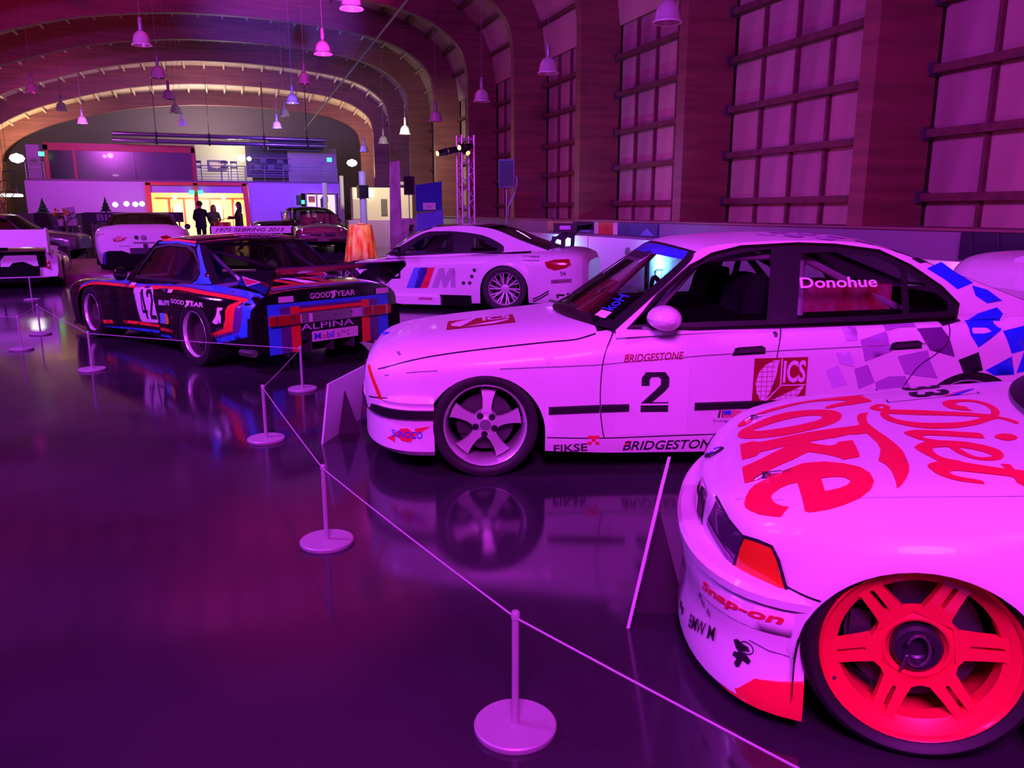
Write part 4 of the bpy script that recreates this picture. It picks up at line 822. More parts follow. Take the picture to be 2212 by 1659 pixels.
    blot = [(0, .9), (.2, 1), (.5, .92), (.8, .9), (.9, .75), (.6, .7), (.45, .62), (.75, .6), (1, .45), (.9, .3), (.6, .35), (.5, .1), (.35, 0), (.2, .12), (.3, .3), (.05, .35), (.1, .5), (.35, .55), (.15, .68)]
    b.decal('badge', fill([blot]), lambda u, v: b.at(.212 - u * .065, .15 + v * .085), BLKV)
    ring = [(.165 + .022 * cos(a), .222 + .018 * sin(a)) for a in [2 * pi * i / 16 for i in range(17)]]; c.strip('badge_ring', ring, .003, D(0), BLKV, b.o)
    c.strip('panel_gap', [(.03, .235), (.10, .24), (.16, .25)], .004, D(0), GREYV, b.o); c.strip('panel_gap', [(.0, .385), (.2, .385)], .003, D(0), GREYV, b.o)
    for k, (d, z) in enumerate(((.40, .255), (.36, .245), (.42, .27))): b.decal('scuff', fill([[(d, z), (d - .02, z + .02), (d - .028, z - .012)]]), D(0), GREYV)
    for d in (.60, .64): b.decal('scuff', fill([[(d, .105 + .03), (d - .03, .145), (d - .035, .125), (d - .02, .112)]]), D(0), BLKV)
    # lamps
    hl = [(.556, .571), (.51, .555), (.4675, .5375), (.479, .485), (.492, .427), (.54, .452), (.5805, .473), (.579, .50)]
    for e in (1, -1):
        c.poly('headlamp', hl, c.on_side(.002, e), mat('lamp_glass', (.05, .02, .07), .08, coat=1.), .03)
        c.poly('headlamp_trim', [(.492, .427), (.5805, .473), (.579, .497), (.488, .45)], c.on_side(.004, e), mat('lamp_trim', (.22, .10, .26), .35), .03)
        c.poly('corner_lamp', [(.467, .5375), (.428, .544), (.393, .5425), (.3745, .5125), (.348, .438), (.385, .43), (.42, .418), (.472, .412), (.492, .424)], c.on_side(.003, e), LAMPAMB, .03)
        c.strip('lamp_seal', [(.4675, .539), (.428, .546), (.391, .5445), (.372, .5135), (.345, .438)], .009, c.on_side(.005, e), BLKV)
        c.strip('lamp_seal', [(.5565, .574), (.51, .557), (.4665, .539), (.492, .424)], .006, c.on_side(.005, e), BLKV)
    for e in (1, -1):
        k = [(.592, .553), (.606, .415), (.6235, .415), (.6225, .51), (.61, .55)]
        c.poly('grille', k, c.on_side(.003, e), BLACK, .02); c.strip('grille_frame', k, .008, c.on_side(.006, e), CHROME, None, True)
    q = MB(); ez = c.Z(.585, 0); q.lathe([(0, .007), (.034, .007), (.041, .0)], 28, 'z'); o = q.build('emblem', BLKV, c.root, loc=(.585, 0, ez)); o.rotation_euler = (0, .5, 0)
    for a0 in (0, pi):
        r = MB(); r.add([(0, 0, .0085)] + [(.026 * cos(a0 + a), .026 * sin(a0 + a), .0085) for a in [pi / 2 * i / 6 for i in range(7)]], [(0, i, i + 1) for i in range(1, 7)]); r.build('emblem_quarter', BLUV, o)
        r = MB(); r.add([(0, 0, .0085)] + [(.026 * cos(a0 + pi / 2 + a), .026 * sin(a0 + pi / 2 + a), .0085) for a in [pi / 2 * i / 6 for i in range(7)]], [(0, i, i + 1) for i in range(1, 7)]); r.build('emblem_quarter', WHTV, o)
    for x, y in ((.415, .455), (.45, -.32)):
        m = MB(); m.tube([T(x + .03, y + .01), c.on_top(.012)(x, y), T(x - .05, y - .015)], .006, 6); m.lathe([(0, .014), (.014, .012), (.016, 0)], 14, 'z', T(x - .005, y)); m.build('bonnet_pin', STEEL, c.root)
    c.strip('panel_gap', smoothpoly([(.345, .445), (.31, .44), (.26, .436)], 3, False), .005, S, BLKV)
    for e in (1, -1): c.strip('panel_gap', smoothpoly([(-.62, .80), (-.60, .6), (-.62, .3), (-.64, .16)], 4, False), .006, c.on_side(.003, e), BLKV)
    d = MB(); d.box((-.78, 0, .83), (.35, 1.3, .05)); d.build('dashboard', MATTE, c.root)
    ws = MB(); ws.tube([(-.50, .15, .835), (-.66, -.15, .90), (-.72, -.35, .92)], .008, 6); ws.build('wiper', BLACK, c.root)
    rb = Bumper(c, 'rear_bumper', pf, nose_path(.66, .80, .35, 0, 2.4), WHITE, flip=-2.95)
    for e in (1, -1): c.poly('tail_lamp', [(-3.50, .62), (-3.58, .62), (-3.58, .78), (-3.48, .80)], c.on_side(.004, e), LAMPRED, .04)
    w = wheel(c, 0, .825, .305, .306, .256, .24, 'six', REDP)
    other_wheels(c, w, [(-2.70, .825, .305, 1), (0, -.825, .305, 1), (-2.70, -.825, .305, 1)])
coupe_car()
# ---------------------------------------------------------------- black race coupe number 42 with red and blue bands
LBLU = mat('sky_blue_band', (.03, .22, .85), .3, coat=.4); ORG = mat('red_band', (.85, .05, .03), .3, coat=.4); PUR = mat('violet_band', (.10, .03, .22), .35, coat=.4); BPAINT = mat('black_paint', (.006, .006, .008), .12, coat=1.)
def bat_car():
    c = Car('race_car', pose('bat'), 'glossy black race coupe number 42 with red and blue bands and rear wing', **BATMOBILE)
    c.body(BPAINT, cabin=(-.9, -2.9), inner=mat('cabin_floor', (.10, .07, .22), .8))
    edge = [(-.83, .755), (-1.19, 1.11), (-1.32, 1.165), (-1.71, 1.19), (-2.05, 1.185), (-2.15, 1.16), (-2.45, .93), (-2.66, .775)]
    win = [(-1.03, .765), (-1.10, .90), (-1.25, 1.085), (-1.56, 1.125), (-1.95, 1.12), (-2.12, 1.075), (-2.28, .98), (-2.36, .90), (-2.36, .84), (-2.27, .775), (-1.5, .768)]
    c.house(edge, 2, 4, BPAINT, (.20, .10, -.06, -.16), (.02, .04, .04, .01), [win], pane=glass('window_clear', (.55, .55, .6), .15), screen=glass('window_clear'))
    for e in (1, -1):
        S = c.on_side(.003, e); S2 = c.on_side(.0045, e); G = c.on_glass(.004, e)
        top = smoothpoly([(.24, .556), (.17, .60), (0, .645), (-.33, .664), (-1.03, .675), (-1.6, .70), (-2.25, .73), (-2.73, .723), (-3.16, .71), (-3.40, .687)], 4, False)
        c.strip('red_stripe', [(x, z - .012) for x, z in top], .026, S2, ORG); c.strip('violet_stripe', [(x, z + .006) for x, z in top], .014, S, PUR); c.strip('blue_stripe', [(x, z + .028) for x, z in top], .034, S, LBLU)
        for nm, m, q in (('red_band', ORG, [(-3.19, .585), (-3.22, .629), (-3.30, .664), (-3.378, .678), (-3.305, .614), (-3.285, .511), (-3.254, .397), (-2.938, .316), (-2.914, .343), (-3.136, .408), (-3.182, .503)]), ('violet_band', PUR, [(-3.305, .614), (-3.37, .655), (-3.385, .55), (-3.36, .46), (-3.32, .385), (-2.943, .287), (-2.938, .316), (-3.254, .397), (-3.285, .511)]),
            ('blue_band', LBLU, [(-3.37, .66), (-3.40, .735), (-3.49, .71), (-3.49, .64), (-3.464, .592), (-3.447, .469), (-3.418, .356), (-3.24, .312), (-2.98, .255), (-2.943, .287), (-3.32, .385), (-3.36, .46), (-3.385, .55)]),
            ('red_band', ORG, [(-.195, .231), (-.522, .253), (-.523, .213), (-.236, .189)]), ('red_band', ORG, [(-.733, .274), (-1.22, .292), (-1.645, .299), (-1.636, .272), (-.775, .238)]), ('blue_band', LBLU, [(-.224, .165), (-.75, .19), (-1.286, .222), (-1.62, .235), (-1.60, .205), (-1.25, .19), (-.29, .15)]),
            ('red_band', ORG, [(-1.66, .275), (-2.05, .29), (-2.05, .255), (-1.66, .24)]), ('blue_band', LBLU, [(-1.64, .198), (-1.965, .215), (-1.93, .18), (-1.62, .172)])): c.poly(nm, q, S, m, .06)
        c.poly('blue_pillar_band', [(-2.16, 1.15), (-2.20, 1.13), (-2.45, .925), (-2.65, .78), (-2.30, .765), (-2.38, .80), (-2.40, .87), (-2.32, .97), (-2.17, 1.09)], G, LBLU, .08)
        c.strip('red_roof_line', [(-1.35, 1.165), (-1.71, 1.175), (-2.1, 1.16)], .02, G, ORG); c.strip('blue_roof_line', [(-1.30, 1.135), (-1.71, 1.155), (-2.12, 1.13)], .022, G, LBLU)
        if e == 1:
            pn = [(-1.10, .64), (-1.13, .66), (-1.52, .682), (-1.56, .67), (-1.645, .34), (-1.62, .315), (-1.25, .297), (-1.21, .32)]; c.poly('number_panel', pn, S2, mat('number_white', (.75, .72, .76), .35), .06)
            def nm(u, v): t = 1 - v; return c.on_side(.006)(-1.225 - .09 * t - u * .325, .645 - .31 * t + .02 * u)
            c.poly('number', [(.18, .30), (.18, 1), (.32, 1), (.32, .30), (.40, .30), (.40, .2), (.32, .2), (.32, 0), (.2, 0), (.2, .2), (0, .2), (0, .32), (.12, .92), (.18, .92), (.08, .30)], nm, BLKV, .3)
            c.poly('number', [(.55, .75), (.55, .9), (.63, 1), (.9, 1), (.98, .9), (.98, .66), (.66, .14), (.98, .14), (.98, 0), (.52, 0), (.52, .16), (.84, .66), (.84, .86), (.69, .86), (.69, .75)], nm, BLKV, .3)
        put_text(c, 'lettering', 'GOOD', WHTV, S2, *((( -2.13, .575), (-2.49, .582)) if e == 1 else ((-2.85, .582), (-2.52, .575))), .042, .02); put_text(c, 'lettering', 'YEAR', WHTV, S2, *(((-2.54, .583), (-2.86, .588)) if e == 1 else ((-2.47, .582), (-2.13, .575))), .042, .02)
        if e == 1: c.poly('winged_mark', [(-2.50, .565), (-2.54, .60), (-2.52, .63), (-2.68, .632), (-2.60, .615), (-2.58, .59), (-2.53, .565)], S2, WHTV, .1)
        for q, m in (([(-1.70, .568), (-2.08, .592), (-2.07, .54), (-1.69, .512)], mat('sponsor_pale', (.6, .62, .7), .4)), ([(-1.70, .43), (-1.86, .44), (-1.82, .328), (-1.68, .32)], mat('sponsor_cyan', (.15, .5, .75), .4)), ([(-1.86, .44), (-1.96, .445), (-2.0, .40), (-1.97, .345), (-1.92, .333), (-1.82, .328)], mat('sponsor_yellow', (.85, .60, .04), .4))): c.poly('sponsor_sticker', q, S2, m, .08)
        c.poly('sponsor_sticker', [(-3.075, .602), (-3.16, .606), (-3.15, .585), (-3.11, .57), (-3.13, .52), (-3.12, .46), (-3.03, .445), (-2.985, .46), (-3.05, .52), (-3.07, .56)], S2, WHTV, .05)
        for x in (-.95, -1.15, -1.35, -1.55, -1.8, -2.0): c.poly('name_print', [(x, .665), (x - .13, .67), (x - .13, .70), (x, .695)], c.on_side(.006, e), (WHTV, LBLU, PUR, ORG, PUR, WHTV)[int((-.95 - x) * 5 + .1) % 6], .1)
        c.poly('wheel_shade', [(.36, .14), (.30, .50), (.1, .60), (-.2, .58), (-.34, .45), (-.38, .22)], c.on_side(.002, e), MATTE, .1) if False else None
        d = MB(); d.lathe([(0, .014), (.028, .012), (.035, 0)], 18, 'y', (-2.52, e * (c.G(-2.52, .86)) - (0 if e > 0 else .014), .85)); d.build('fuel_cap', CHROME, c.root)
    # rear face
    X = -3.508; R = lambda off=0: (lambda y, z: (X - off, y, z))
    P_ = lambda nm, q, m, off=0: c.decal(nm, fill([q]), R(off), m)
    P_('blue_rear_band', rect(-.70, .60, .70, .635), LBLU); P_('violet_rear_band', rect(-.66, .575, .66, .60), PUR); P_('red_rear_band', rect(-.58, .54, .58, .575), ORG)
    for e in (1, -1):
        for y0, y1, m in ((.57, .70, LBLU), (.46, .57, PUR), (.36, .46, ORG)): P_('rear_leg_band', rect(e * y0, .17, e * y1, .60), m, .001)
    lb = MB(); lb.box((X - .012, 0, .485), (.03, 1.38, .10)); lb.build('chrome_panel', mat('brushed_panel', (.55, .50, .58), .25, .8), c.root)
    for e in (1, -1):
        t = MB(); t.box((X - .035, e * .545, .485), (.035, .31, .085)); o = t.build('tail_lamp', LAMPRED, c.root); 
        for y in (.46, .64): f = MB(); f.box((X - .054, e * y, .485), (.004, .012, .09)); f.build('lamp_divider', CHROME, o)
    for y in (.18, -.02, -.22): b = MB(); b.lathe([(0, -.034), (.012, -.03), (.016, -.02)], 10, 'x', (X, y, .50)); b.build('panel_bolt', CHROME, c.root)
    P_('white_block', rect(.36, .445, .40, .525), WHTV, .03); P_('white_block', rect(.24, .445, .28, .525), WHTV, .03); P_('white_block', rect(-.34, .445, -.22, .525), mat('lilac_vinyl', (.6, .5, .7), .4), .03)
    T2 = lambda body, y0, w, z0, h, m, bold=.015, off=.003, sh=0: (lambda PF: c.decal('lettering', ([(y0 - u, z0 + v) for u, v in PF[0]], PF[1]), R(off), m))(textfit(body, w, h, bold, sh))
    T2('GOOD', .24, .23, .655, .055, WHTV, .02); T2('YEAR', -.06, .23, .655, .055, WHTV, .02); P_('winged_mark', [(.0, .645), (-.02, .68), (.02, .71), (-.07, .72), (-.05, .70), (-.055, .67), (-.03, .645)], WHTV, .003)
    for y in (.58, -.55): P_('white_plate', rect(y, .645, y - .16, .70), mat('sticker_white', (.75, .7, .78), .4), .003)
    T2('ALPINA', .36, .62, .365, .062, mat('lilac_vinyl', (.6, .5, .7), .4), .012)
    b = MB(); b.box((X - .006, -.03, .295), (.012, .54, .10)); b.build('sponsor_plate', mat('plate_white', (.8, .76, .82), .4), c.root)
    T2('M', .22, .075, .262, .065, BLUV, .02, .0135); T2('o', .135, .05, .262, .045, REDV, .02, .0135); T2('bil', .075, .085, .262, .065, BLUV, .02, .0135); T2('S', -.045, .035, .262, .04, BLKV, .0, .0135); T2('H', -.10, .035, .29, .035, BLKV, .0, .0135); T2('C', -.155, .04, .27, .045, BLKV, .0, .0135)
    rec = MB(); rec.box((-3.46, .78, .36), (.09, .16, .32)); rec.build('flare_vent', MATTE, c.root); rec = MB(); rec.box((-3.46, -.78, .36), (.09, .16, .32)); rec.build('flare_vent', MATTE, c.root)
    for y in (-.5, -.25, 0, .25, .5): f = MB(); f.box((-3.42, y, .20), (.18, .012, .12)); f.build('diffuser_fin', mat('diffuser_grey', (.06, .05, .07), .5), c.root)
    ex = MB(); ex.tube([(-3.3, .86, .2), (-3.55, .88, .215)], .035, 10); ex.build('exhaust_pipe', STEEL, c.root)
    # boot top bands, wing
    D = c.on_top(.004)
    for m, x0, x1 in ((ORG, -3.30, -3.36), (PUR, -3.36, -3.41), (LBLU, -3.41, -3.46)): c.poly('boot_band', rect(x0, -.6, x1, .6), D, m, .15)
    for y in (.28, .1, -.1): c.poly('boot_band', [(-2.75, y), (-2.75, y - .08), (-3.28, y - .12), (-3.28, y + .02)], D, WHTV if y == .1 else ORG, .15)
    for e in (1, -1):
        q = [(-3.02, .77), (-3.12, .85), (-3.30, .91), (-3.55, .955), (-3.74, .965), (-3.75, .93), (-3.64, .84), (-3.50, .735), (-3.3, .75)]
        m = prism(q, -.014, .014, lambda u, v, h, e=e: (u, e * (.69 + (v - .75) * .30) + h, v)); o = m.build('wing_fin', BPAINT, c.root)
        c.decal('fin_triangle', fill([[(-3.20, .87), (-3.22, .80), (-3.46, .845)]]), lambda u, v, e=e: (u, e * (.69 + (v - .75) * .30 + .016), v), REDV, o); c.decal('fin_triangle_edge', fill([[(-3.19, .885), (-3.215, .788), (-3.50, .845)], [(-3.20, .87), (-3.22, .80), (-3.46, .845)]]), lambda u, v, e=e: (u, e * (.69 + (v - .75) * .30 + .0155), v), WHTV, o)
    wg = MB(); foil = [(-3.42, .905), (-3.50, .93), (-3.62, .955), (-3.76, .985), (-3.77, .975), (-3.62, .935), (-3.50, .90)]
    wg.grid([[(x, y, z) for x, z in foil + foil[:1]] for y in (-.74, -.4, 0, .4, .74)]); wg.build('wing_blade', mat('wing_violet_black', (.03, .015, .05), .3, coat=.4), c.root, smooth=40)
    vz = MB(); n = 12; rows = []
    for i in range(n + 1):
        y = -.60 + 1.2 * i / n; q = 1 - (y / .62) ** 2; rows.append([(-1.96 - .05 * q, y, 1.195 + .045 * q), (-2.19 - .07 * q, y * 1.02, 1.155 + .04 * q), (-2.20 - .07 * q, y * 1.02, 1.13 + .04 * q), (-2.05 - .05 * q, y, 1.14 + .04 * q)])
    vz.grid(rows); vz.build('roof_spoiler', BPAINT, c.root, smooth=40)
    P, F = textfit('GITANES', .50, 1., .03)
    def vis(y, v): q = 1 - (y / .62) ** 2; t = .90 - .62 * v; return (-1.96 - .05 * q - t * (.23 + .02 * q), y, 1.195 + .045 * q - t * (.04 + .005 * q) + .005)
    c.decal('lettering', ([(.20 - u, v) for u, v in P], F), vis, mat('magenta_vinyl', (.85, .25, .75), .4))
    # cabin
    for pts in ([(-1.3, .55, .8), (-1.45, .50, 1.1), (-1.45, -.50, 1.1), (-1.3, -.55, .8)], [(-1.95, .58, .8), (-1.98, .48, 1.12), (-1.98, -.48, 1.12), (-1.95, -.58, .8)], [(-1.98, .46, 1.11), (-2.75, .50, .79)], [(-1.98, -.46, 1.11), (-2.75, -.50, .79)], [(-1.98, .46, 1.1), (-1.96, -.5, .80)]):
        t = MB(); t.tube(pts, .02, 8); t.build('roll_bar', mat('cage_lilac', (.55, .45, .62), .35, .3), c.root, smooth=True)
    s = MB(); s.box((-1.62, .34, .88), (.12, .46, .46), rot=Matrix.Rotation(-.25, 3, 'Y')); s.build('seat', mat('seat_blue', (.04, .06, .45), .7), c.root)
    for y in (.42, .24): h = MB(); h.box((-1.69, y, .93), (.01, .06, .40), rot=Matrix.Rotation(-.25, 3, 'Y')); h.build('harness', mat('harness_white', (.7, .68, .72), .6), c.root)
    s = MB(); s.tube([(-1.2 + .06 * sin(a), .34 + .16 * cos(a), .86 + .14 * sin(a)) for a in [2 * pi * i / 20 for i in range(21)]], .012, 6); s.build('steering_wheel', BLACK, c.root)
    for y in (.15, -.35): t = MB(); t.box((-2.6, y, .80), (.3, .22, .06)); t.build('tank_cover', mat('tank_red', (.5, .05, .05), .4), c.root)
    for e in (1, -1): m = MB(); m.lathe([(0, .06), (.05, .05), (.075, 0), (.07, -.02), (0, -.02)], 16, 'x', (-.98, e * .93, .80)); m.build('door_mirror', BPAINT, c.root, smooth=40)
    ad = MB(); ad.box((.72, 0, .10), (.30, 1.6, .05)); ad.build('air_dam', BPAINT, c.root)
    w = wheel(c, -2.625, .965, .31, .315, .225, .32, 'mesh', mat('magnesium_wheel', (.12, .08, .10), .4, .7), mat('polished_lip', (.78, .72, .78), .14, 1.))
    other_wheels(c, w, [(0, .90, .30, .97), (-2.625, -.965, .31, 1), (0, -.90, .30, .97)])
bat_car()
# ---------------------------------------------------------------- white wide-bodied race coupe with tricolour slashes
def racer_car():
    c = Car('race_car', pose('racer'), 'white wide-bodied race coupe with tricolour slashes on door and tall rear wing', **RACER)
    c.body(WHITE, cabin=(-.68, -3.0))
    edge = [(-.72, .80), (-1.07, 1.085), (-1.37, 1.205), (-1.68, 1.245), (-2.05, 1.245), (-2.4, 1.19), (-2.83, 1.03), (-3.24, .90)]
    p1 = [(-.975, .835), (-1.19, 1.04), (-1.385, 1.115), (-1.73, 1.148), (-1.78, .852)]; p2 = [(-2.01, 1.092), (-2.26, 1.052), (-2.49, .95), (-2.45, .88), (-2.05, .865)]
    c.house(edge, 2, 4, WHITE, (.22, .10, -.08, -.14), (.02, .03, .03, .01), [p1, p2], pane=glass('window_clear'))
    dlo = smoothpoly([(-.76, .80), (-.99, .99), (-1.27, 1.145), (-1.5, 1.168), (-1.79, 1.165), (-2.21, 1.11), (-2.51, .985), (-2.555, .915), (-2.49, .86), (-1.85, .845)], 3)
    for e in (1, -1):
        c.poly('window_surround', dlo, c.on_glass(.003, e), BLACK, .1, [p1, p2]); S = c.on_side(.003, e)
        for nm, m, q in (('blue_slash', mat('slash_blue', (.10, .25, .75), .4), [(-1.0585, .319), (-1.195, .629), (-1.352, .632), (-1.186, .322)]), ('navy_slash', mat('slash_navy', (.02, .03, .25), .4), [(-1.186, .322), (-1.29, .634), (-1.436, .637), (-1.291, .324)]), ('red_slash', REDV, [(-1.291, .324), (-1.415, .633), (-1.529, .639), (-1.407, .327)]),
            ('number_panel', BLKV, [(-.718, .605), (-.972, .639), (-.968, .4615), (-.713, .447)]), ('sponsor_sticker', GREYV, [(-2.873, .828), (-3.14, .831), (-3.148, .76), (-2.90, .758)]), ('tyre_maker_panel', GREYV, [(-3.3225, .492), (-3.614, .5125), (-3.615, .456), (-3.323, .436)]),
            ('grey_letter', mat('faded_letter', (.45, .40, .50), .4), [(-1.47, .334), (-1.60, .63), (-1.68, .631), (-1.69, .50), (-1.76, .633), (-1.8487, .6345), (-1.853, .343), (-1.78, .342), (-1.78, .48), (-1.70, .34), (-1.65, .339), (-1.63, .48), (-1.57, .337)])): c.poly(nm, q, S, m, .1)
        for x, z in ((-2.156, .61), (-2.114, .515), (-2.08, .417), (-1.98, .415)): c.poly('vent_hole', [(x + .028 * cos(a), z + .028 * sin(a)) for a in [2 * pi * i / 10 for i in range(10)]], S, BLKV, .2)
        c.strip('panel_gap', [(-1.845, .81), (-1.852, .3)], .006, S, BLKV); c.strip('panel_gap', [(-.80, .78), (-.76, .6), (-.78, .25)], .006, S, BLKV)
        for z in (.0, .037): c.strip('louvre', [(-3.056, .203 - z), (-3.17, .255 - z), (-3.29, .33 - z)], .018, S, BLKV)
        c.poly('tail_lamp', [(-3.225, .744), (-3.37, .781), (-3.573, .791), (-3.606, .709), (-3.54, .6625), (-3.377, .624), (-3.265, .661)], S, LAMPRED, .05)
        sk = MB(); y = e * .93; sk.box((-1.13, e * .90, .14), (1.0, .12, .12)); sk.build('side_skirt', WHITE, c.root); sk = MB(); sk.box((-1.85, e * .86, .15), (.5, .08, .16)); sk.build('side_exhaust_recess', MATTE, c.root)
        c.poly('skirt_mark', rect(-1.28, .15, -1.5, .19), lambda u, v, e=e: (u, e * .962, v), mat('mauve_mark', (.5, .15, .3), .4), .2)
        sw = MB()
        q = [(-3.28, .92), (-3.20, .92), (-3.22, 1.05), (-3.34, 1.13), (-3.44, 1.20), (-3.44, 1.245), (-3.52, 1.245), (-3.52, 1.19), (-3.43, 1.09), (-3.42, .92), (-3.36, .92), (-3.37, 1.04), (-3.31, 1.06), (-3.28, 1.02)]
        prism(q, -.012, .012, lambda u, v, h, e=e: (u, e * .42 + h, v)).build('wing_strut', BLACK, c.root); ep = MB(); ep.box((-3.50, e * .80, 1.235), (.34, .015, .13)); o = ep.build('wing_end_plate', BLACK, c.root); c.decal('plate_sticker', fill([rect(-3.42, 1.21, -3.58, 1.265)]), lambda u, v, e=e: (u, e * .809, v), mat('sticker_mauve', (.6, .4, .7), .4), o)
        m = MB(); m.lathe([(0, .10), (.05, .09), (.075, .02), (.07, -.01), (0, -.01)], 16, 'x', (-.98, e * .98, .87)); m.build('door_mirror', BLACK, c.root, smooth=40)
    put_text(c, 'number', '00', WHTV, c.on_side(.005), (-.75, .48), (-.945, .49), .10, .02); put_text(c, 'lettering', 'DUNLOP', DARKRED, c.on_side(.005), (-3.36, .447), (-3.59, .464), .03, .01); put_text(c, 'number', '56', BLKV, c.on_side(.004), (-3.46, .55), (-3.54, .56), .06, .01)
    put_text(c, 'lettering', 'Motorsport', GREYV, c.on_side(.004), (-2.1, .80), (-2.5, .82), .022)
    wg = MB(); foil = [(-3.34, 1.25), (-3.42, 1.285), (-3.55, 1.29), (-3.66, 1.275), (-3.66, 1.265), (-3.5, 1.245)]; wg.grid([[(x, y, z) for x, z in foil + foil[:1]] for y in (-.8, 0, .8)]); wg.build('wing_blade', BLACK, c.root, smooth=40)
    rp = MB(); rp.grid([[(-1.42 - .3 * i + (.10 if i == 0 else -.08 * (i > 2)) * (1 - (j / 4 - 1) ** 2), .50 * (j / 4 - 1), 1.243 + .034 * (1 - (.8 * (j / 4 - 1)) ** 2) - (.015 if i in (0, 3) else 0)) for j in range(9)] for i in range(4)]); rp.build('black_roof_panel', mat('carbon_roof', (.02, .012, .03), .3, coat=.5), c.root, smooth=True)
    s = MB(); s.box((-1.65, .36, .90), (.14, .45, .5), rot=Matrix.Rotation(-.2, 3, 'Y')); s.build('seat', BLACK, c.root)
    for pts in ([(-1.9, .66, .85), (-1.92, .55, 1.16), (-1.92, -.55, 1.16), (-1.9, -.66, .85)], [(-1.92, .55, 1.16), (-2.5, .58, .90)], [(-1.92, -.55, 1.16), (-2.5, -.58, .90)]): t = MB(); t.tube(pts, .02, 8); t.build('roll_bar', mat('cage_lilac', (.55, .45, .62), .35, .3), c.root)
    rb = MB(); rb.box((-3.70, 0, .22), (.16, 1.5, .12)); rb.build('rear_diffuser', MATTE, c.root)
    w = wheel(c, -2.62, .925, .34, .345, .245, .3, 'split', mat('pale_wheel', (.62, .55, .62), .4, .3))
    other_wheels(c, w, [(0, .925, .34, 1), (-2.62, -.925, .34, 1), (0, -.925, .34, 1)])
racer_car()
# ---------------------------------------------------------------- cars further back
def simple(name, pose_, label, tab, edge, ia, ic, wins, paint, wl, pane=DARKGLASS, arch_r=.33, face=ALU, style='cap', k=.5, zb=.85, g=.80, cat='car', house=True, bulge=(.2, .1, -.08, -.14)):
    c = Car(name, pose_, label, tab, [(x, arch_r, .27) for x in wl[:2]], k=k, zb=zb, g0=[(0, g), (-4, g - .03)], cat=cat)
    c.body(paint, cabin=(edge[0][0] + .05, edge[-1][0] + .1) if house else None, step=.12)
    if house: c.house(edge, ia, ic, paint, bulge, (.02, .03, .03, .01), wins, pane=pane, screen=pane)
    w = wheel(c, wl[0], wl[2], wl[3], wl[3] + .005, wl[3] * .68, .2, style, face, disc=False)
    other_wheels(c, w, [(wl[1], wl[2], wl[3], 1), (wl[0], -wl[2], wl[3], 1), (wl[1], -wl[2], wl[3], 1)]); return c
def gt_car():
    pf = struct(MB().box((-1.6, 22.3, .08), (5.2, 6.2, .16)).build('trim_2', mat('stage_paint', (.35, .08, .16), .45)))
    e_ = MB(); e_.box((-1.6, 19.19, .12), (5.2, .012, .012)); e_.build('stage_edge', GREYV, pf)
    t = [(r[0], r[1], r[2] * 1.03, r[3] + .04, r[4] * 1.06, r[5] * 1.08 + .02, r[6]) for r in RACER['tab'][:-2]] + [(-3.75, .34, .84, .62, .94, .92, 3.5), (-3.85, .36, .80, .62, .88, .84, 3.5)]
    c = simple('race_car', (-2.08, 23.4, rad(95), .16), 'white race coupe seen from behind on low red display stage', t, [(-.72, .86), (-1.1, 1.12), (-1.4, 1.21), (-1.75, 1.25), (-2.1, 1.24), (-2.4, 1.19), (-2.9, 1.08), (-3.3, .99)], 2, 4, [[(-.98, .90), (-1.2, 1.06), (-1.6, 1.15), (-2.2, 1.10), (-2.5, .99), (-2.4, .92)]], WHITE, (0, -2.76, .93, .35), zb=.88, g=.84, arch_r=.38)
    X = -3.86; R = lambda y, z: (X, y, z)
    for e in (1, -1):
        q = [(e * .90, .80), (e * .78, .83), (e * .34, .76), (e * .40, .69), (e * .52, .66), (e * .92, .66)]; m = MB(); P, F = fill([q]); m.add([(X - .01 + .10 * max(0, abs(y) - .60) / .3, y, z) for y, z in P], F); m.build('tail_lamp', LAMPRED, c.root)
        for q, mm in (([(e * .78, .44), (e * .70, .46), (e * .45, .46), (e * .30, .40), (e * .28, .30), (e * .80, .30)], MATTE),): P, F = fill([q]); MB().add([(X - .006, y, z) for y, z in P], F).build('diffuser_opening', mm, c.root)
        b = MB(); b.box((X - .01, e * .80, .30), (.02, .05, .26)); b.build('blue_fence', mat('fence_blue', (.05, .04, .5), .4), c.root)
        m = MB(); m.lathe([(0, .10), (.05, .09), (.075, .02), (.07, -.01), (0, -.01)], 14, 'x', (-.98, e * 1.06, .92)); m.build('door_mirror', BLACK, c.root, smooth=40)
        v = MB(); v.lathe([(0, .008), (.05, .006), (.055, 0)], 14, 'z', (-3.45, e * .62, c.Z(-3.45, .62))); v.build('wing_mount_cover', BLACK, c.root)
    b = MB(); b.box((-3.78, 0, .24), (.20, 1.62, .30)); b.build('diffuser', MATTE, c.root); b = MB(); b.box((X - .012, -.02, .45), (.02, .62, .13)); b.build('plate_recess', mat('plate_dark', (.02, .025, .04), .5), c.root)
    b = MB(); b.box((X - .006, .0, .63), (.012, .44, .014)); b.build('boot_handle', BLACK, c.root); b = MB(); b.lathe([(0, -.02), (.055, -.015), (.06, 0)], 18, 'x', (X, 0, .74)); b.build('badge', GREYV, c.root); b = MB(); b.lathe([(0, -.02), (.04, -.015), (.045, 0)], 14, 'x', (X, .14, .745)); b.build('badge_hole', BLACK, c.root); b = MB(); b.box((X - .004, -.03, .56), (.01, .09, .09)); b.build('tow_eye', BLACK, c.root)
    P, F = textfit('motorsport', .24, .035, 0, .3); MB().add([(X - .004, .50 - u, .54 + v) for u, v in P], F).build('lettering', GREYV, c.root)
gt_car()
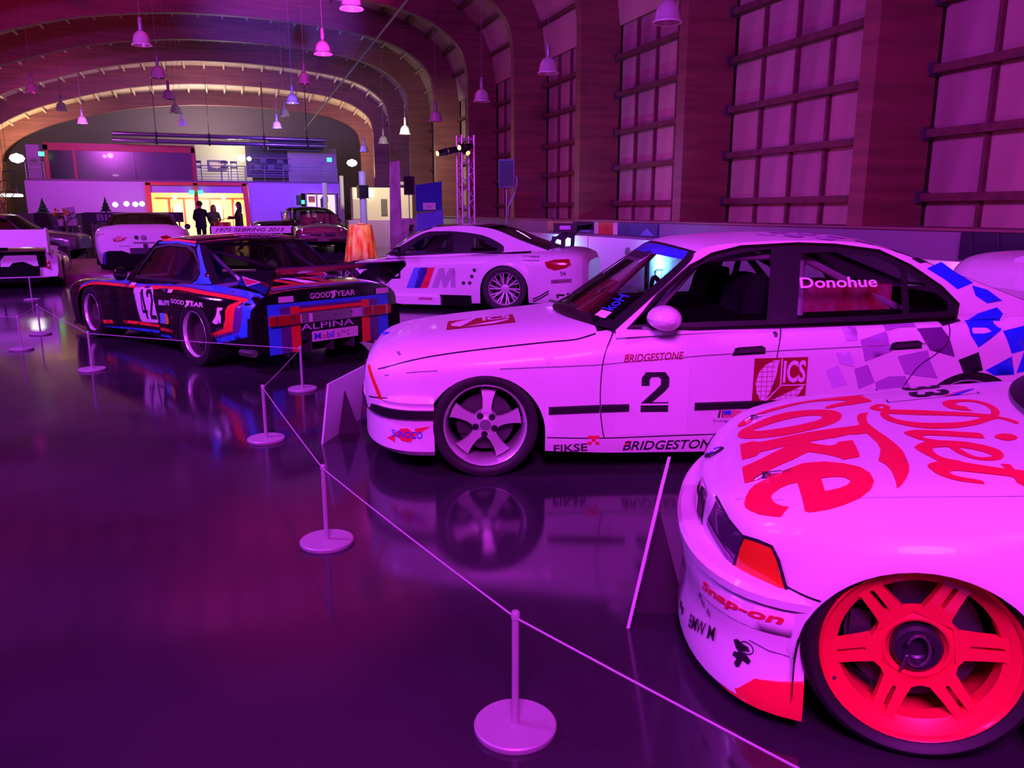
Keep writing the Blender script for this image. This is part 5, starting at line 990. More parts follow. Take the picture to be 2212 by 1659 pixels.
def proto_car():
    tab = [(.9, .10, .6, .3, .70, .42, 4), (.7, .06, .85, .3, .92, .55, 3.5), (.2, .06, .93, .35, .98, .72, 3), (-.4, .08, .93, .35, .97, .62, 3), (-1.2, .08, .93, .35, .97, .62, 3), (-2.2, .08, .93, .40, .98, .70, 3), (-2.8, .10, .95, .45, 1.0, .78, 3.5), (-3.3, .16, .95, .5, .99, .76, 4), (-3.62, .22, .93, .5, .97, .72, 4)]
    c = simple('race_car', (-4.50, 21.3, rad(96)), 'white open sports racer with big rear wing at the left edge, dark flank', tab, [(-.5, .6), (-.9, .80), (-1.2, .86), (-1.4, .85), (-1.7, .62)], 1, 3, [], WHITE, (0, -2.75, .96, .33), zb=.6, g=.55, arch_r=.36)
    X = -3.63
    d = MB(); d.box((X - .004, 0, .56), (.02, 1.55, .30)); d.build('rear_grille', MATTE, c.root); d = MB(); d.box((X + .1, 0, .28), (.3, 1.3, .3)); d.build('diffuser', MATTE, c.root)
    for e in (1, -1):
        a = [(e * (.28 + .30 * sin(t)), .30 + .36 * cos(t)) for t in [pi * (i / 12) - pi / 2 for i in range(13)]]
        q = [(e * .0, .24), (e * .02, .55), (e * .10, .64), (e * .62, .64), (e * .66, .24), (e * .60, .24), (e * .55, .44), (e * .40, .52), (e * .22, .50), (e * .12, .40), (e * .10, .24)]
        P, F = fill([q]); b = MB(); b.add([(X - .03, y, z) for y, z in P] , F); b.build('rear_duct_frame', WHITE, c.root)
        for z in (.50, .415): l = MB(); l.lathe([(0, -.035), (.035, -.03), (.04, 0)], 16, 'x', (X, e * .80, z)); l.build('tail_lamp', LAMPRED, c.root)
        ep = prism([(-3.35, .72), (-3.30, .95), (-3.45, 1.14), (-3.92, 1.16), (-3.95, .70), (-3.6, .66)], e * .84 - .015, e * .84 + .015); ep.build('wing_end_plate', mat('end_plate_lilac', (.66, .62, .78), .4), c.root)
        for x0, x1, nm in ((-.6, -1.0, 'flank_stripe'), (-1.5, -1.9, 'flank_stripe'), (-2.0, -2.25, 'flank_stripe')): c.poly(nm, [(x0, .12), (x0 + .1, .58), (x1 + .1, .58), (x1, .12)], c.on_side(.004, e), mat('flank_navy', (.02, .01, .10), .2, coat=.6), .1)
    w = MB(); f = [(-3.38, 1.02), (-3.6, 1.12), (-3.92, 1.13), (-3.92, .80), (-3.88, .80), (-3.87, 1.08), (-3.6, 1.08)]; w.grid([[(x, y, z) for x, z in f + f[:1]] for y in (-.83, 0, .83)]); w.build('wing_blade', WHITE, c.root)
    st = MB(); st.bar((-3.5, 0, .70), (-3.7, 0, 1.1), .3, .05); st.build('wing_strut', BLACK, c.root); rl = MB(); rl.tube([(X - .05, -.8, .22), (X - .05, .8, .22)], .015, 6); rl.build('tow_bar', mat('mauve_bar', (.5, .3, .5), .4), c.root)
proto_car()
SILV = mat('silver_paint', (.30, .30, .33), .25, .6, coat=.5)
tabS = [(r[0], r[1] + .03, r[2], r[3] + .05, r[4], r[5] + .08, r[6]) for r in SEDAN['tab']]; eS = [(-.72, .91), (-1.14, 1.24), (-1.21, 1.31), (-1.37, 1.35), (-1.75, 1.37), (-2.15, 1.36), (-2.37, 1.31), (-2.62, 1.22), (-3.2, 1.01)]
w1 = [(-.84, .94), (-1.165, 1.23), (-1.47, 1.31), (-1.655, 1.325), (-1.575, .95)]; w2 = [(-1.735, .955), (-1.80, 1.31), (-2.2, 1.29), (-2.42, 1.2), (-2.61, .98)]
simple('sedan', (-4.75, 27.6, rad(-8)), 'silver grey saloon behind the white sports racer at the left', tabS, eS, 2, 6, [w1, w2], SILV, (0, -2.76, .83, .30), zb=.95, g=.815)
tabT = [(*r[:5], r[5] + .12, r[6]) for r in tabS]
simple('sedan', (6.50, 1.42, rad(-90)), 'plain white saloon tail behind the checkered race car tail', tabT, [(x, z + .10) for x, z in eS], 2, 6, [[(x, z + .10) for x, z in w] for w in (w1, w2)], WHITE, (0, -2.76, .83, .30), zb=.95, g=.815)
BRZ = mat('bronze_paint', (.36, .20, .26), .22, .7, coat=.6)
def roadster():
    tab = [(.82, .34, .5, .5, .55, .62, 3), (.78, .30, .68, .52, .76, .72, 2.6), (.6, .24, .78, .55, .86, .82, 2.4), (.2, .2, .80, .55, .88, .88, 2.4), (-.5, .2, .80, .55, .86, .90, 2.6), (-1.6, .2, .80, .55, .86, .86, 3), (-2.4, .22, .80, .58, .87, .88, 2.6), (-3.0, .28, .74, .58, .80, .80, 2.6), (-3.35, .36, .5, .55, .58, .66, 3)]
    pl = struct(MB().box((2.95, 28.3, .09), (2.6, 4.6, .18)).build('trim_3', mat('plinth_dark', (.03, .02, .05), .15)))
    c = simple('roadster', (2.95, 27.3, rad(-93), .18), 'bronze chrome-trimmed vintage roadster facing the camera beside orange cloth table', tab, [(-.6, .9), (-.7, 1.2), (-.8, 1.2), (-.9, .9)], 1, 2, [], BRZ, (0, -2.45, .76, .30), house=False)
    fr = MB(); fr.tube([(-.62, -.66, .86), (-.74, -.60, 1.16), (-.76, -.3, 1.24), (-.76, .3, 1.24), (-.74, .60, 1.16), (-.62, .66, .86)], .016, 8); o = fr.build('windscreen_frame', BLACK, c.root); g = MB(); g.grid([[(-.60, y, .88), (-.75, y * .92, 1.22 - abs(y) * .08)] for y in (-.64, -.3, 0, .3, .64)]); g.build('windscreen', glass('window_clear'), o)
    for e in (1, -1):
        l = MB(); l.lathe([(0, .03), (.06, .025), (.085, 0), (.09, -.04)], 18, 'x', (.76, e * .62, .68)); l.build('headlamp', CHROME, c.root, smooth=40); f = MB(); f.lathe([(0, .02), (.045, .01), (.05, -.02)], 14, 'x', (.80, e * .52, .46)); f.build('fog_lamp', CHROME, c.root)
        b = MB(); b.tube([(.60, e * .86, .40), (.80, e * .74, .40), (.90, e * .52, .40), (.94, e * .18, .40)], .032, 8); b.build('bumper', CHROME, c.root, smooth=True); h = MB(); h.lathe([(0, .03), (.03, .02), (.035, -.03)], 12, 'x', (-.5, e * .80, .95)); h.build('door_mirror', CHROME, c.root)
    for e in (1, -1): g = MB(); g.box((.80, e * .22, .54), (.05, .36, .10)); g.build('grille', mat('grille_dark', (.03, .02, .04), .3), c.root); t = MB(); t.tube([(.83, e * .05, .54), (.83, e * .06, .595), (.82, e * .38, .585), (.82, e * .39, .50), (.83, e * .06, .485), (.83, e * .05, .54)], .009, 6); t.build('grille_frame', CHROME, c.root)
    b = MB(); b.box((.86, 0, .50), (.01, .22, .018)); b.build('emblem', CHROME, c.root); 
    for y in (.34, -.34): s = MB(); s.box((-1.5, y, .93), (.14, .46, .3)); s.build('seat', mat('seat_dark', (.04, .02, .03), .7), c.root)
roadster()
def vintage():
    c = simple('vintage_car', (1.55, 33.2, rad(192)), 'black pre-war saloon with upright windscreen in front of blue lit wall', [(.55, .42, .20, .7, .26, 1.00, 4), (.45, .40, .28, .7, .36, 1.08, 4), (-.4, .38, .34, .7, .42, 1.12, 3.5), (-.8, .36, .60, .75, .66, 1.14, 4), (-1.8, .36, .68, .8, .74, 1.14, 5), (-2.5, .40, .64, .8, .70, 1.12, 4), (-2.95, .5, .5, .8, .55, 1.0, 3)], [(-.82, 1.12), (-.88, 1.50), (-.98, 1.58), (-1.6, 1.62), (-2.1, 1.58), (-2.4, 1.46), (-2.75, 1.10)], 2, 4, [[(-.95, 1.14), (-.98, 1.48), (-1.5, 1.50), (-1.5, 1.14)], [(-1.6, 1.14), (-1.6, 1.50), (-2.1, 1.47), (-2.3, 1.14)]], BPAINT, (.1, -2.35, .72, .36), pane=glass('window_clear'), zb=1.12, g=.68, k=.18, arch_r=.2, bulge=(.04, .04, -.08, -.2))
    for e in (1, -1):
        for x0, x1 in ((.62, -.60), (-1.85, -2.9)):
            rows = [[(x0 + (x1 - x0) * i / 10, e * y, .42 + .42 * sin(pi * (.15 + .75 * i / 10)) * (1 - .12 * ((y - .72) / .16) ** 2)) for y in (.52, .62, .72, .82, .90)] for i in range(11)]; f = MB(); f.grid(rows); f.build('mudguard', BPAINT, c.root, smooth=True)
        r = MB(); r.box((-1.2, e * .78, .40), (1.4, .24, .04)); r.build('running_board', BLACK, c.root); l = MB(); l.lathe([(0, .06), (.08, .055), (.10, .02), (.07, -.08), (0, -.12)], 18, 'x', (.50, e * .42, .92)); l.build('headlamp', CHROME, c.root, smooth=40)
    f = MB(); f.tube([(-.76, -.62, 1.12), (-.72, -.62, 1.42), (-.72, .62, 1.42), (-.76, .62, 1.12)], .02, 6); f.build('folding_screen_frame', BLACK, c.root)
vintage()
# ---------------------------------------------------------------- rope barrier
POSTM = mat('post_grey', (.42, .38, .43), .45, .2)
ROPEM = mat('rope_elastic', (.45, .36, .45), .6)
def stanchion(x, y, label, h=.372):
    r = empty('stanchion', (x, y, 0), 0, label, 'stanchion', 'knee-high rope stanchions')
    b = MB(); b.lathe([(0, .0), (.118, .0), (.120, .004), (.120, .016), (.116, .020), (0, .021)], 48, 'z'); b.build('base', POSTM, r, smooth=30)
    p = MB(); p.lathe([(.0105, .02), (.0105, h - .012)], 16, 'z'); p.build('post', POSTM, r, smooth=40)
    c = MB(); c.lathe([(.0125, h - .022), (.0125, h - .004), (.010, h), (0, h)], 16, 'z'); c.build('cap', POSTM, r, smooth=40); return r
ST = [(1.32, .52), (.69, 1.93), (.33, 3.46), (.15, 5.28), (.51, 6.75), (-1.29, 8.28), (-2.23, 11.0), (-2.19, 9.82), (-3.19, 15.41)]
for (x, y), l in zip(ST, ('grey stanchion at the front wheel of the red-script car', 'large grey stanchion nearest the camera on bare floor', 'grey stanchion between near floor post and the sedan nose', 'grey stanchion where the rope turns, left of the propped board', 'grey stanchion behind the propped board, under the black car tail', 'slim grey stanchion beside the front wheel of black car number 42', 'dim stanchion in shadow left of the black car nose', 'grey stanchion farthest left on the open floor', 'small far stanchion in front of white sports racer tail')): stanchion(x, y, l)
rp = MB()
for n, (a, b) in enumerate(((0, 1), (1, 2), (2, 3), (3, 4), (4, 5), (5, 6), (7, 6))):
    A, B = ST[a], ST[b]; rp.tube([(A[0] + (B[0] - A[0]) * t, A[1] + (B[1] - A[1]) * t, .352 - .006 * 4 * t * (1 - t)) for t in (0, .25, .5, .75, 1)], .0032, 6)
A = ST[7]; rp.tube([(A[0], A[1], .352), (-4.4, 11.6, .352)], .0032, 6); stanchion(-4.4, 11.6, 'grey stanchion beyond the left picture edge')
tag(rp.build('barrier_rope', ROPEM, smooth=True), 'thin elastic rope strung between the knee-high stanchions', 'rope')
# ---------------------------------------------------------------- propped information boards
def board(p0, p1, h, lean, label, th=.012):
    p0, p1 = V(p0), V(p1); u = (p1 - p0).normalized(); n = V((u.y, -u.x, 0)); r = empty('info_board', p0, atan2(u.y, u.x), label, 'sign', 'propped information boards'); L = (p1 - p0).length
    a = atan2(lean, h); R = Matrix.Rotation(a, 3, 'X')
    b = MB(); vs = []
    for y in (0, th):
        for x, z in ((0, 0), (L, 0), (L, h), (0, h)): vs.append((x, y - lean * z / h, z))
    b.add(vs, [(3, 2, 1, 0), (4, 5, 6, 7), (0, 1, 5, 4), (1, 2, 6, 5), (2, 3, 7, 6), (3, 0, 4, 7)]); b.build('panel', mat('board_white', (.72, .68, .74), .5), r)
    d = .14 * h / .4; x = L * .42; s = MB(); q = [(x - .03, -.004, 0), (x + .01, -d, 0), (x, -lean * .74 - .004, h * .74)]; q2 = [(a_ + .006, b_, c_) for a_, b_, c_ in q]; s.add(q + q2, [(0, 1, 2), (5, 4, 3), (0, 3, 4, 1), (1, 4, 5, 2), (2, 5, 3, 0)]); s.build('easel_leg', mat('board_dark', (.03, .015, .03), .8), r); return r
board((.49, 5.06, 0), (.82, 5.63, 0), .40, .06, 'white board propped on dark easel leg left of sedan nose')
board((1.269, 2.327, 0), (1.473, 2.623, 0), .545, .098, 'white board seen edge-on in front of the red-script car')
# ---------------------------------------------------------------- lighting truss, speakers, columns
TR = mat('truss_aluminium', (.78, .76, .80), .3, .3)
def truss():
    r = empty('lighting_truss', (5.8, 20, 0), .12, 'square aluminium truss tower with spot lamps by right wall', 'truss'); h = 3.32; s = .165
    for x, y in ((-s, -s), (s, -s), (s, s), (-s, s)): t = MB(); t.tube([(x, y, .03), (x, y, h)], .026, 8); t.build('chord', TR, r, smooth=True)
    for a, b in (((-s, -s), (s, -s)), ((s, -s), (s, s)), ((s, s), (-s, s)), ((-s, s), (-s, -s))):
        for k in range(9):
            z0 = .12 + k * .335; p = a if k % 2 == 0 else b; q = b if k % 2 == 0 else a; t = MB(); t.tube([(*p, z0), (*q, z0 + .335)], .012, 6); t.build('brace', TR, r)
        t = MB(); t.tube([(*a, h - .09), (*b, h - .09)], .016, 6); t.build('brace', TR, r)
    b = MB(); b.box((0, 0, .015), (.6, .6, .03)); b.build('base_plate', TR, r)
    for i, (z, dx, dz, L) in enumerate(((2.97, -.72, -.16, .62), (2.97, .05, -.1, .2), (3.02, -.4, -.06, .3))):
        f = empty('spot_lamp', (5.8 - .25 + i * .10, 20 - .24 - .1 * i, z), .12, ('long black spot lamp pointing left from truss', 'small black spot lamp clamped in the truss middle', 'short black spot lamp behind the long one on truss')[i], 'lamp', 'spot lamps on the truss'); d = V((dx, -.15, dz)).normalized()
        b = MB(); b.tube([-d * .12, d * (L * .5), d * L], [.07, .085, .07], 12); b.build('housing', BLACK, f, smooth=40); l = MB(); l.tube([d * L * .98, d * (L + .015)], .062, 14); l.build('lens', mat('warm_lens', (.8, .7, .4), .2, emit=(1, .75, .3), es=1.2), f); k = MB(); k.tube([d * L * .55, d * L * .60], .095, 12); k.build('collar', CHROME, f)
truss()
def speaker(x, y, zb, w, h, label, stand=True, rz=0, floor_=0):
    r = empty('loudspeaker', (x, y, zb), rz, label, 'speaker'); b = prism([(-w / 2, -.16), (w / 2, -.16), (w * .36, .17), (-w * .36, .17)], 0, h, axis='z'); b.build('cabinet', mat('speaker_case', (.05, .05, .06), .45), r)
    g = MB(); g.box((0, -.164, h / 2), (w * .9, .008, h * .92)); g.build('grille', mat('speaker_grille', (.015, .015, .018), .6), r)
    for e in (-1, 1): k = MB(); k.box((e * w * .44, .03, h * .5), (.02, .10, .03)); k.build('handle', BLACK, r)
    if stand:
        s = empty('speaker_stand', (x, y, 0), rz, 'tripod stand under the ' + label.split(' on ')[0], 'stand'); p = MB(); p.tube([(0, 0, .35), (0, 0, zb)], .018, 8); p.build('pole', STEEL, s)
        for k in range(3): a = 2 * pi * k / 3 + .5; l = MB(); l.tube([(0, 0, .85), (.5 * cos(a), .5 * sin(a), .01)], .012, 6); l.build('leg', STEEL, s)
        c = MB(); c.lathe([(.03, .80), (.035, .82), (.035, .9), (.03, .92)], 12, 'z'); c.build('collar', BLACK, s)
speaker(6.55, 19.0, 2.03, .38, .66, 'blue-lit black loudspeaker on pole stand in front of right wall', True, -.35)
cb = MB(); cb.tube([(6.72, 19.1, 2.3), (6.86, 19.15, 2.32), (6.88, 19.15, 2.2), (6.80, 19.1, 1.9), (6.62, 19.05, 1.6), (6.58, 19.05, 1.3), (6.60, 19.05, .02)], .018, 6); tag(cb.build('speaker_cable', mat('cable_grey', (.35, .35, .45), .4), smooth=True), 'grey cable looping down from the blue-lit loudspeaker', 'cable')
speaker(5.85, 27.0, 2.0, .36, .60, 'dark loudspeaker on stand behind the tall white banner column', True, -.1)
def lit_column(x, y, h, w, label, top=None, m=None):
    r = empty('display_column', (x, y, 0), .1, label, 'column'); m = m or mat('stretch_fabric', (.72, .72, .80), .5)
    b = MB(); b.grid([[(ww * cos(a), ww * sin(a), z) for a in [2 * pi * i / 12 for i in range(13)]] for ww, z in ((w * .62, 0), (w * .52, .5), (w * .48, h * .5), (w * .5, h))]); b.build('fabric_sleeve', m, r, smooth=True); q = MB(); q.lathe([(0, 0), (w * .8, 0), (w * .8, .03), (0, .03)], 20, 'z'); q.build('base', STEEL, r)
    if top: t = MB(); t.box((0, -.0, top[0]), (w * 1.35, w * 1.35, top[1])); t.build('black_band', BLACK, r)
    return r
lit_column(4.79, 30, 2.88, .26, 'tall white fabric column with black band behind orange cloth table', (2.16, .46)); lit_column(4.84, 36, 2.96, .20, 'thin blue-lit fabric column left of the black-banded one'); lit_column(4.58, 40, 2.79, .22, 'faint grey column in front of the far lit doorway')
r = empty('banner_column', (4.98, 25, 0), .15, 'tall tapered white banner panel behind the white wide coupe', 'banner'); b = MB(); b.add([(x, y, z) for y in (-.04, .04) for x, z in ((-.20, 0), (.20, 0), (.165, 2.98), (-.135, 2.92))], [(0, 1, 2, 3), (7, 6, 5, 4), (0, 4, 5, 1), (1, 5, 6, 2), (2, 6, 7, 3), (3, 7, 4, 0)]); b.build('panel', noisy('banner_print', (.80, .76, .78), (.45, .35, .45), (4, 4, 1.6), .5, lo=.45, hi=.7), r); q = MB(); q.box((0, 0, .02), (.6, .4, .04)); q.build('foot', STEEL, r)
# blue exhibit partition with a plaque
r = empty('exhibit_partition', (5.33, 22, 0), .05, 'tall blue panel with white plaque left of the truss', 'panel')
for nm, m, q in (('upper_panel', mat('panel_deep_blue', (.03, .05, .40), .5), [(-.38, 1.45), (.36, 1.5), (.36, 2.27), (-.40, 2.16)]), ('lower_panel', mat('panel_mid_blue', (.16, .22, .75), .5), [(-.40, 0), (.40, 0), (.37, 1.52), (.10, 1.45), (-.38, 1.40)])): prism(q, -.03 if nm[0] == 'u' else -.06, .03).build(nm, m, r)
b = MB(); b.box((-.02, -.07, 1.60), (.36, .02, .19)); b.build('plaque', WHTV, r); P, F = textfit('308', .12, .05); MB().add([(-.10 + u, -.082, 1.56 + v) for u, v in P], F).build('lettering', GREYV, r)
# cocktail table with crinkled orange cloth
def cloth_table(x, y, rt, rb, h, label, m, folds=13, bowl=True):
    r = empty('cocktail_table', (x, y, 0), 0, 'round bar table under the ' + label, 'table'); p = MB(); p.lathe([(0, 0), (.26, 0), (.26, .02), (.03, .04), (.03, h - .03), (rt * .9, h - .02), (rt * .9, h - .005), (0, h - .005)], 24, 'z'); p.build('pedestal', STEEL, r)
    n = 104; rows = [[(0, 0, h)] * (n + 1)]
    for k in range(9):
        t = k / 8; rad_ = rt + (rb - rt) * t ** .9; rows.append([(x2 * (1 + .07 * t * sin(folds * a) + .02 * t * sin(37 * a + 2 * k)), y2 * (1 + .07 * t * sin(folds * a) + .02 * t * sin(37 * a)), h * (1 - t) + .01 + (.004 if k == 0 else 0)) for a in [2 * pi * i / n for i in range(n + 1)] for x2, y2 in ((rad_ * cos(a), rad_ * sin(a)),)])
    o = MB().grid([[(px + x, py + y, pz) for px, py, pz in q] for q in rows]).build('tablecloth', m, None, smooth=60); tag(o, label, 'tablecloth')
    if bowl:
        d = MB(); d.lathe([(0, 0), (.10, .0), (.17, .05), (.16, .05), (.1, .015), (0, .012)], 24, 'z'); tag(d.build('dish', mat('dish_white', (.85, .83, .85), .3), None, True, (x + .02, y, h + .012)), 'small white dish on top of ' + label.split(' over ')[0].split(' on ')[0], 'dish')
ORCL = noisy('orange_foil_cloth', (.95, .10, .04), (1.0, .50, .22), (7, 7, 2.2), .35, detail=3, lo=.42, hi=.62)
cloth_table(3.72, 24, .34, .47, 1.06, 'crinkled bright orange tablecloth over tall bar table', ORCL)
cloth_table(-.12, 32.9, .30, .38, 1.05, 'orange red tablecloth on small table between the guests', ORCL, 11, False)
# white board and tripod behind the coupe, low glowing screen
r = empty('white_screen', (6.2, 28.6, 0), 0, 'low white marbled screen on floor behind the white wide coupe', 'screen'); b = MB(); b.box((0, 0, .62), (1.15, .06, 1.2)); b.build('panel', noisy('marbled_white', (.85, .8, .84), (.35, .25, .4), (3, 3, 3), .5, lo=.5, hi=.75), r)
r = empty('camera_tripod', (5.3, 24.2, 0), 0, 'small black camera tripod in front of the white screen', 'tripod'); h = MB(); h.box((0, 0, 1.02), (.12, .1, .09)); h.build('head', BLACK, r)
for k in range(3): a = 2 * pi * k / 3 + .3; l = MB(); l.tube([(0, 0, .98), (.42 * cos(a), .42 * sin(a), 0)], .013, 6); l.build('leg', BLACK, r)
# ---------------------------------------------------------------- far end: balcony block, doorway room, upper rooms
PLUM = mat('plaster_plum', (.40, .20, .46), .7); REDF = mat('red_frame', (.62, .03, .03), .5); CREAM = mat('cream_plaster', (.72, .64, .48), .8)
bal = struct(empty('trim_5', (0, 46, 0)))
def bpart(nm, m, *boxes, parent=None):
    b = MB(); [b.box(c, d) for c, d in boxes]; return b.build(nm, m, parent or bal)
bpart('front_wall', PLUM, ((-6.4, .1, 1.47), (5.6, .2, 2.94))); bpart('front_wall', PLUM, ((2.62, .1, 1.47), (2.7, .2, 2.94))); bpart('lintel', PLUM, ((-1.3, .12, 2.66), (4.7, .18, .52))); bpart('side_bay', PLUM, ((5.05, .1, 2.68), (2.16, .2, .52))); bpart('side_pier', PLUM, ((6.05, .1, 1.2), (.16, .2, 2.4)))
bpart('floor_slab', mat('slab_dark', (.14, .08, .12), .7), ((-1.5, 5, 2.97), (15.3, 9.8, .14)))
for nm, c, d, ry in (('red_beam', (-1.3, -.04, 2.86), (4.9, .1, .16), 0), ('red_post', (-3.66, -.04, 1.45), (.26, .1, 2.9), 0), ('red_post', (-1.37, -.04, 1.45), (.20, .1, 2.9), 0), ('red_post', (1.15, -.04, 1.45), (.26, .1, 2.9), -.05)): b = MB(); b.box(c, d, rot=Matrix.Rotation(ry, 3, 'Y')); b.build(nm, REDF, bal)
YEL = mat('room_yellow', (.85, .62, .28), .8)
bpart('room_back_wall', YEL, ((-1.3, 5.2, 1.45), (5.4, .1, 2.9))); bpart('room_side_wall', YEL, ((-3.95, 2.6, 1.45), (.1, 5, 2.9))); bpart('room_side_wall', YEL, ((1.35, 2.6, 1.45), (.1, 5, 2.9)))
for x in (-3.0, -2.2, -.8, .45): bpart('door_frame', REDF, ((x, 5.1, 1.1), (.10, .06, 2.2)))
bpart('door_head', REDF, ((-1.3, 5.08, 2.2), (4.8, .06, .08))); bpart('window_panel', mat('pale_poster', (.75, .75, .78), .5), ((.75, 5.1, 1.5), (.55, .04, .8))); bpart('cabinet', mat('cabinet_tan', (.70, .42, .16), .6), ((.8, 4.8, .5), (.7, .4, 1.0)))
for x in (-2.6, -.35): a = prism([(-.22, 1.0), (-.22, 1.6), (-.16, 1.8), (0, 1.9), (.16, 1.8), (.22, 1.6), (.22, 1.0)], 5.0, 5.06, lambda u, v, h, x=x: (x + u, h, v)); a.build('arched_panel', mat('arch_grey', (.5, .5, .5), .6), bal)
for x in (-2.55, -.02): q = MB(); q.lathe([(0, -.11), (.09, -.06), (.11, 0), (.09, .06), (0, .11)], 14, 'z'); q.build('globe_lamp', mat('globe_glow', (1, .9, .7), .5, emit=(1, .78, .42), es=14), bal, True, (x, 2.2, 2.2))
# glass-fronted upper room on the left, open lounge in the middle, equipment room on the right
for c, d in (((-4.8, .5, 4.62), (7.0, .12, .36)), ((-8.2, .5, 3.85), (.20, .12, 1.7)), ((-1.36, .5, 3.85), (.20, .12, 1.7)), ((-6.95, .5, 3.8), (.12, .1, 1.5))): bpart('red_window_frame', mat('red_frame_dark', (.30, .02, .03), .5), (c, d))
pg = glass('room_pane', (.22, .18, .26), .05, .3)
for x0, x1 in ((-8.1, -7.0), (-6.9, -4.2), (-4.18, -1.45)): bpart('pane', pg, (((x0 + x1) / 2, .5, 3.75), (x1 - x0, .02, 1.4)))
bpart('upper_back_wall', mat('upper_plaster', (.22, .15, .22), .8), ((-4.8, 5.6, 4), (7, .1, 2))); bpart('upper_left_wall', PLUM, ((-8.8, 1.5, 3.9), (.9, .1, 1.7)))
for i in range(6): x = -7.6 + i * 1.1; s = bpart('bench_back', mat('bench_dark', (.03, .02, .03), .8), ((x, 1.2, 3.35), (.75, .12, .6)))
CRL = mat('lounge_cream', (.62, .60, .42), .8); bpart('lounge_back_wall', CRL, ((.15, 4.4, 4.2), (3.0, .1, 2.4)))
pic = bpart('map_picture', mat('picture_dark', (.10, .06, .14), .5), ((-.24, 4.32, 4.02), (1.0, .05, .62)))
us = [(.03, .82), (.10, .90), (.35, .88), (.52, .86), (.62, .80), (.66, .70), (.76, .78), (.86, .84), (.97, .95), (.95, .80), (.86, .62), (.84, .48), (.76, .36), (.82, .12), (.76, .14), (.70, .30), (.55, .28), (.46, .10), (.40, .26), (.30, .24), (.14, .34), (.05, .56)]
P, F = fill([us]); MB().add([(-.68 + .88 * u, 4.29, 3.77 + .50 * v) for u, v in P], F).build('map_print', mat('map_sand', (.55, .42, .34), .6), pic)
bpart('equipment_wall', mat('equipment_plaster', (.36, .28, .34), .8), ((4.9, 2.2, 4.0), (2.7, .1, 1.9))); bpart('equipment_niche', mat('niche_dark', (.05, .03, .10), .7), ((2.5, 2.6, 4.2), (2.4, .1, 1.7)))
for z in (3.7, 4.0, 4.35): bpart('shelf', mat('shelf_plum', (.15, .08, .16), .6), ((2.6, 2.3, z), (2.2, .4, .05)))
for x, z, h in ((1.9, 3.88, .3), (2.6, 3.88, .25), (3.4, 3.9, .32), (2.2, 4.2, .26), (3.1, 4.18, .22)): bpart('equipment_case', BLACK, ((x, 2.2, z), (.34, .3, h)))
RAIL = mat('rail_grey', (.30, .28, .34), .4, .5)
for x0, x1 in ((-9.1, -8.3), (-1.25, 1.15), (1.2, 6.0)):
    for k in range(6): t = MB(); t.tube([(x0, .12, 3.1 + k * .14), (x1, .12, 3.1 + k * .14)], .014 if k < 5 else .025, 5); t.build('rail', RAIL, bal)
    n = max(2, int((x1 - x0) / .8) + 1)
    for i in range(n): x = x0 + (x1 - x0) * i / (n - 1); t = MB(); t.tube([(x, .12, 3.04), (x, .12, 3.82)], .02, 5); t.build('rail_post', RAIL, bal)
for x in (.15, .62, -1.2):
    s = empty('bar_stool', (x, 46.9, 3.04), 0, {.15: 'left bar stool behind the balcony rail in cream lounge', .62: 'right bar stool beside the bright lamp on balcony', -1.2: 'bar stool at the red frame edge on balcony'}[x], 'stool', 'bar stools on the balcony')
    for dx in (-.17, .17):
        for dy in (-.17, .17): t = MB(); t.bar((dx, dy, 0), (dx * .85, dy * .85, .72 if dy < 0 else 1.05), .03, .03); t.build('leg', BLACK, s)
    t = MB(); t.box((0, 0, .72), (.38, .38, .05)); t.build('seat', BLACK, s); t = MB(); t.box((0, .15, 1.0), (.36, .03, .12)); t.build('backrest', BLACK, s)
def glow(nm, loc, r_, col, es, label, grp=None, sq=1.):
    b = MB(); b.lathe([(0, -r_ * sq), (r_ * .75, -r_ * .6 * sq), (r_, 0), (r_ * .75, r_ * .6 * sq), (0, r_ * sq)], 16, 'z'); o = b.build(nm, mat('glow_%s_%s' % (nm, len(MATS)), col, .5, emit=col, es=es), None, True, loc); return tag(o, label, 'lamp', grp)
glow('floodlight', (1.02, 46.6, 4.25), .20, (1, .98, .75), 25, 'large bright floodlight beside the map picture upstairs'); glow('floodlight', (1.42, 46.6, 4.22), .12, (1, .95, .7), 14, 'smaller bright floodlight right of the large one upstairs')
glow('ceiling_spot', (-5.62, 46.9, 4.22), .10, (1, .95, .75), 14, 'left of two bright spots behind dark upper glass'); glow('ceiling_spot', (-5.35, 46.9, 4.26), .15, (1, .95, .75), 16, 'larger right one of two spots behind dark glass'); glow('ceiling_spot', (-5.2, 46.9, 3.28), .17, (1, .92, .72), 5, 'flat bright lamp low behind the dark upper glass', sq=.4)
for x, z, l in ((-8.26, 4.2, 'green exit light at far left red frame'), (5.55, 4.2, 'green exit light at far right of the balcony'), (-1.56, 2.42, 'green light left of the middle red post'), (-1.14, 2.42, 'green light right of the middle red post'), (4.0, 1.95, 'teal light beside the thin blue column')):
    e_ = MB(); e_.box((0, 0, 0), (.24, .06, .20)); tag(e_.build('exit_light', mat('exit_green', (.05, .8, .2), .5, emit=(.02, 1, .16), es=5), None, False, (x, 45.7, z)), l, 'light', 'green exit lights')
for i, (x, z) in enumerate(((-5.05, 1.78), (-4.55, 1.82), (-4.15, 1.8), (-3.85, 1.82))): glow('bar_lamp', (x, 44.2, z), .13, (1, .85, .55), 16, ('left end', 'second', 'third', 'right end')[i] + ' lamp of bright row left of red doorway', 'lamps left of the red doorway')
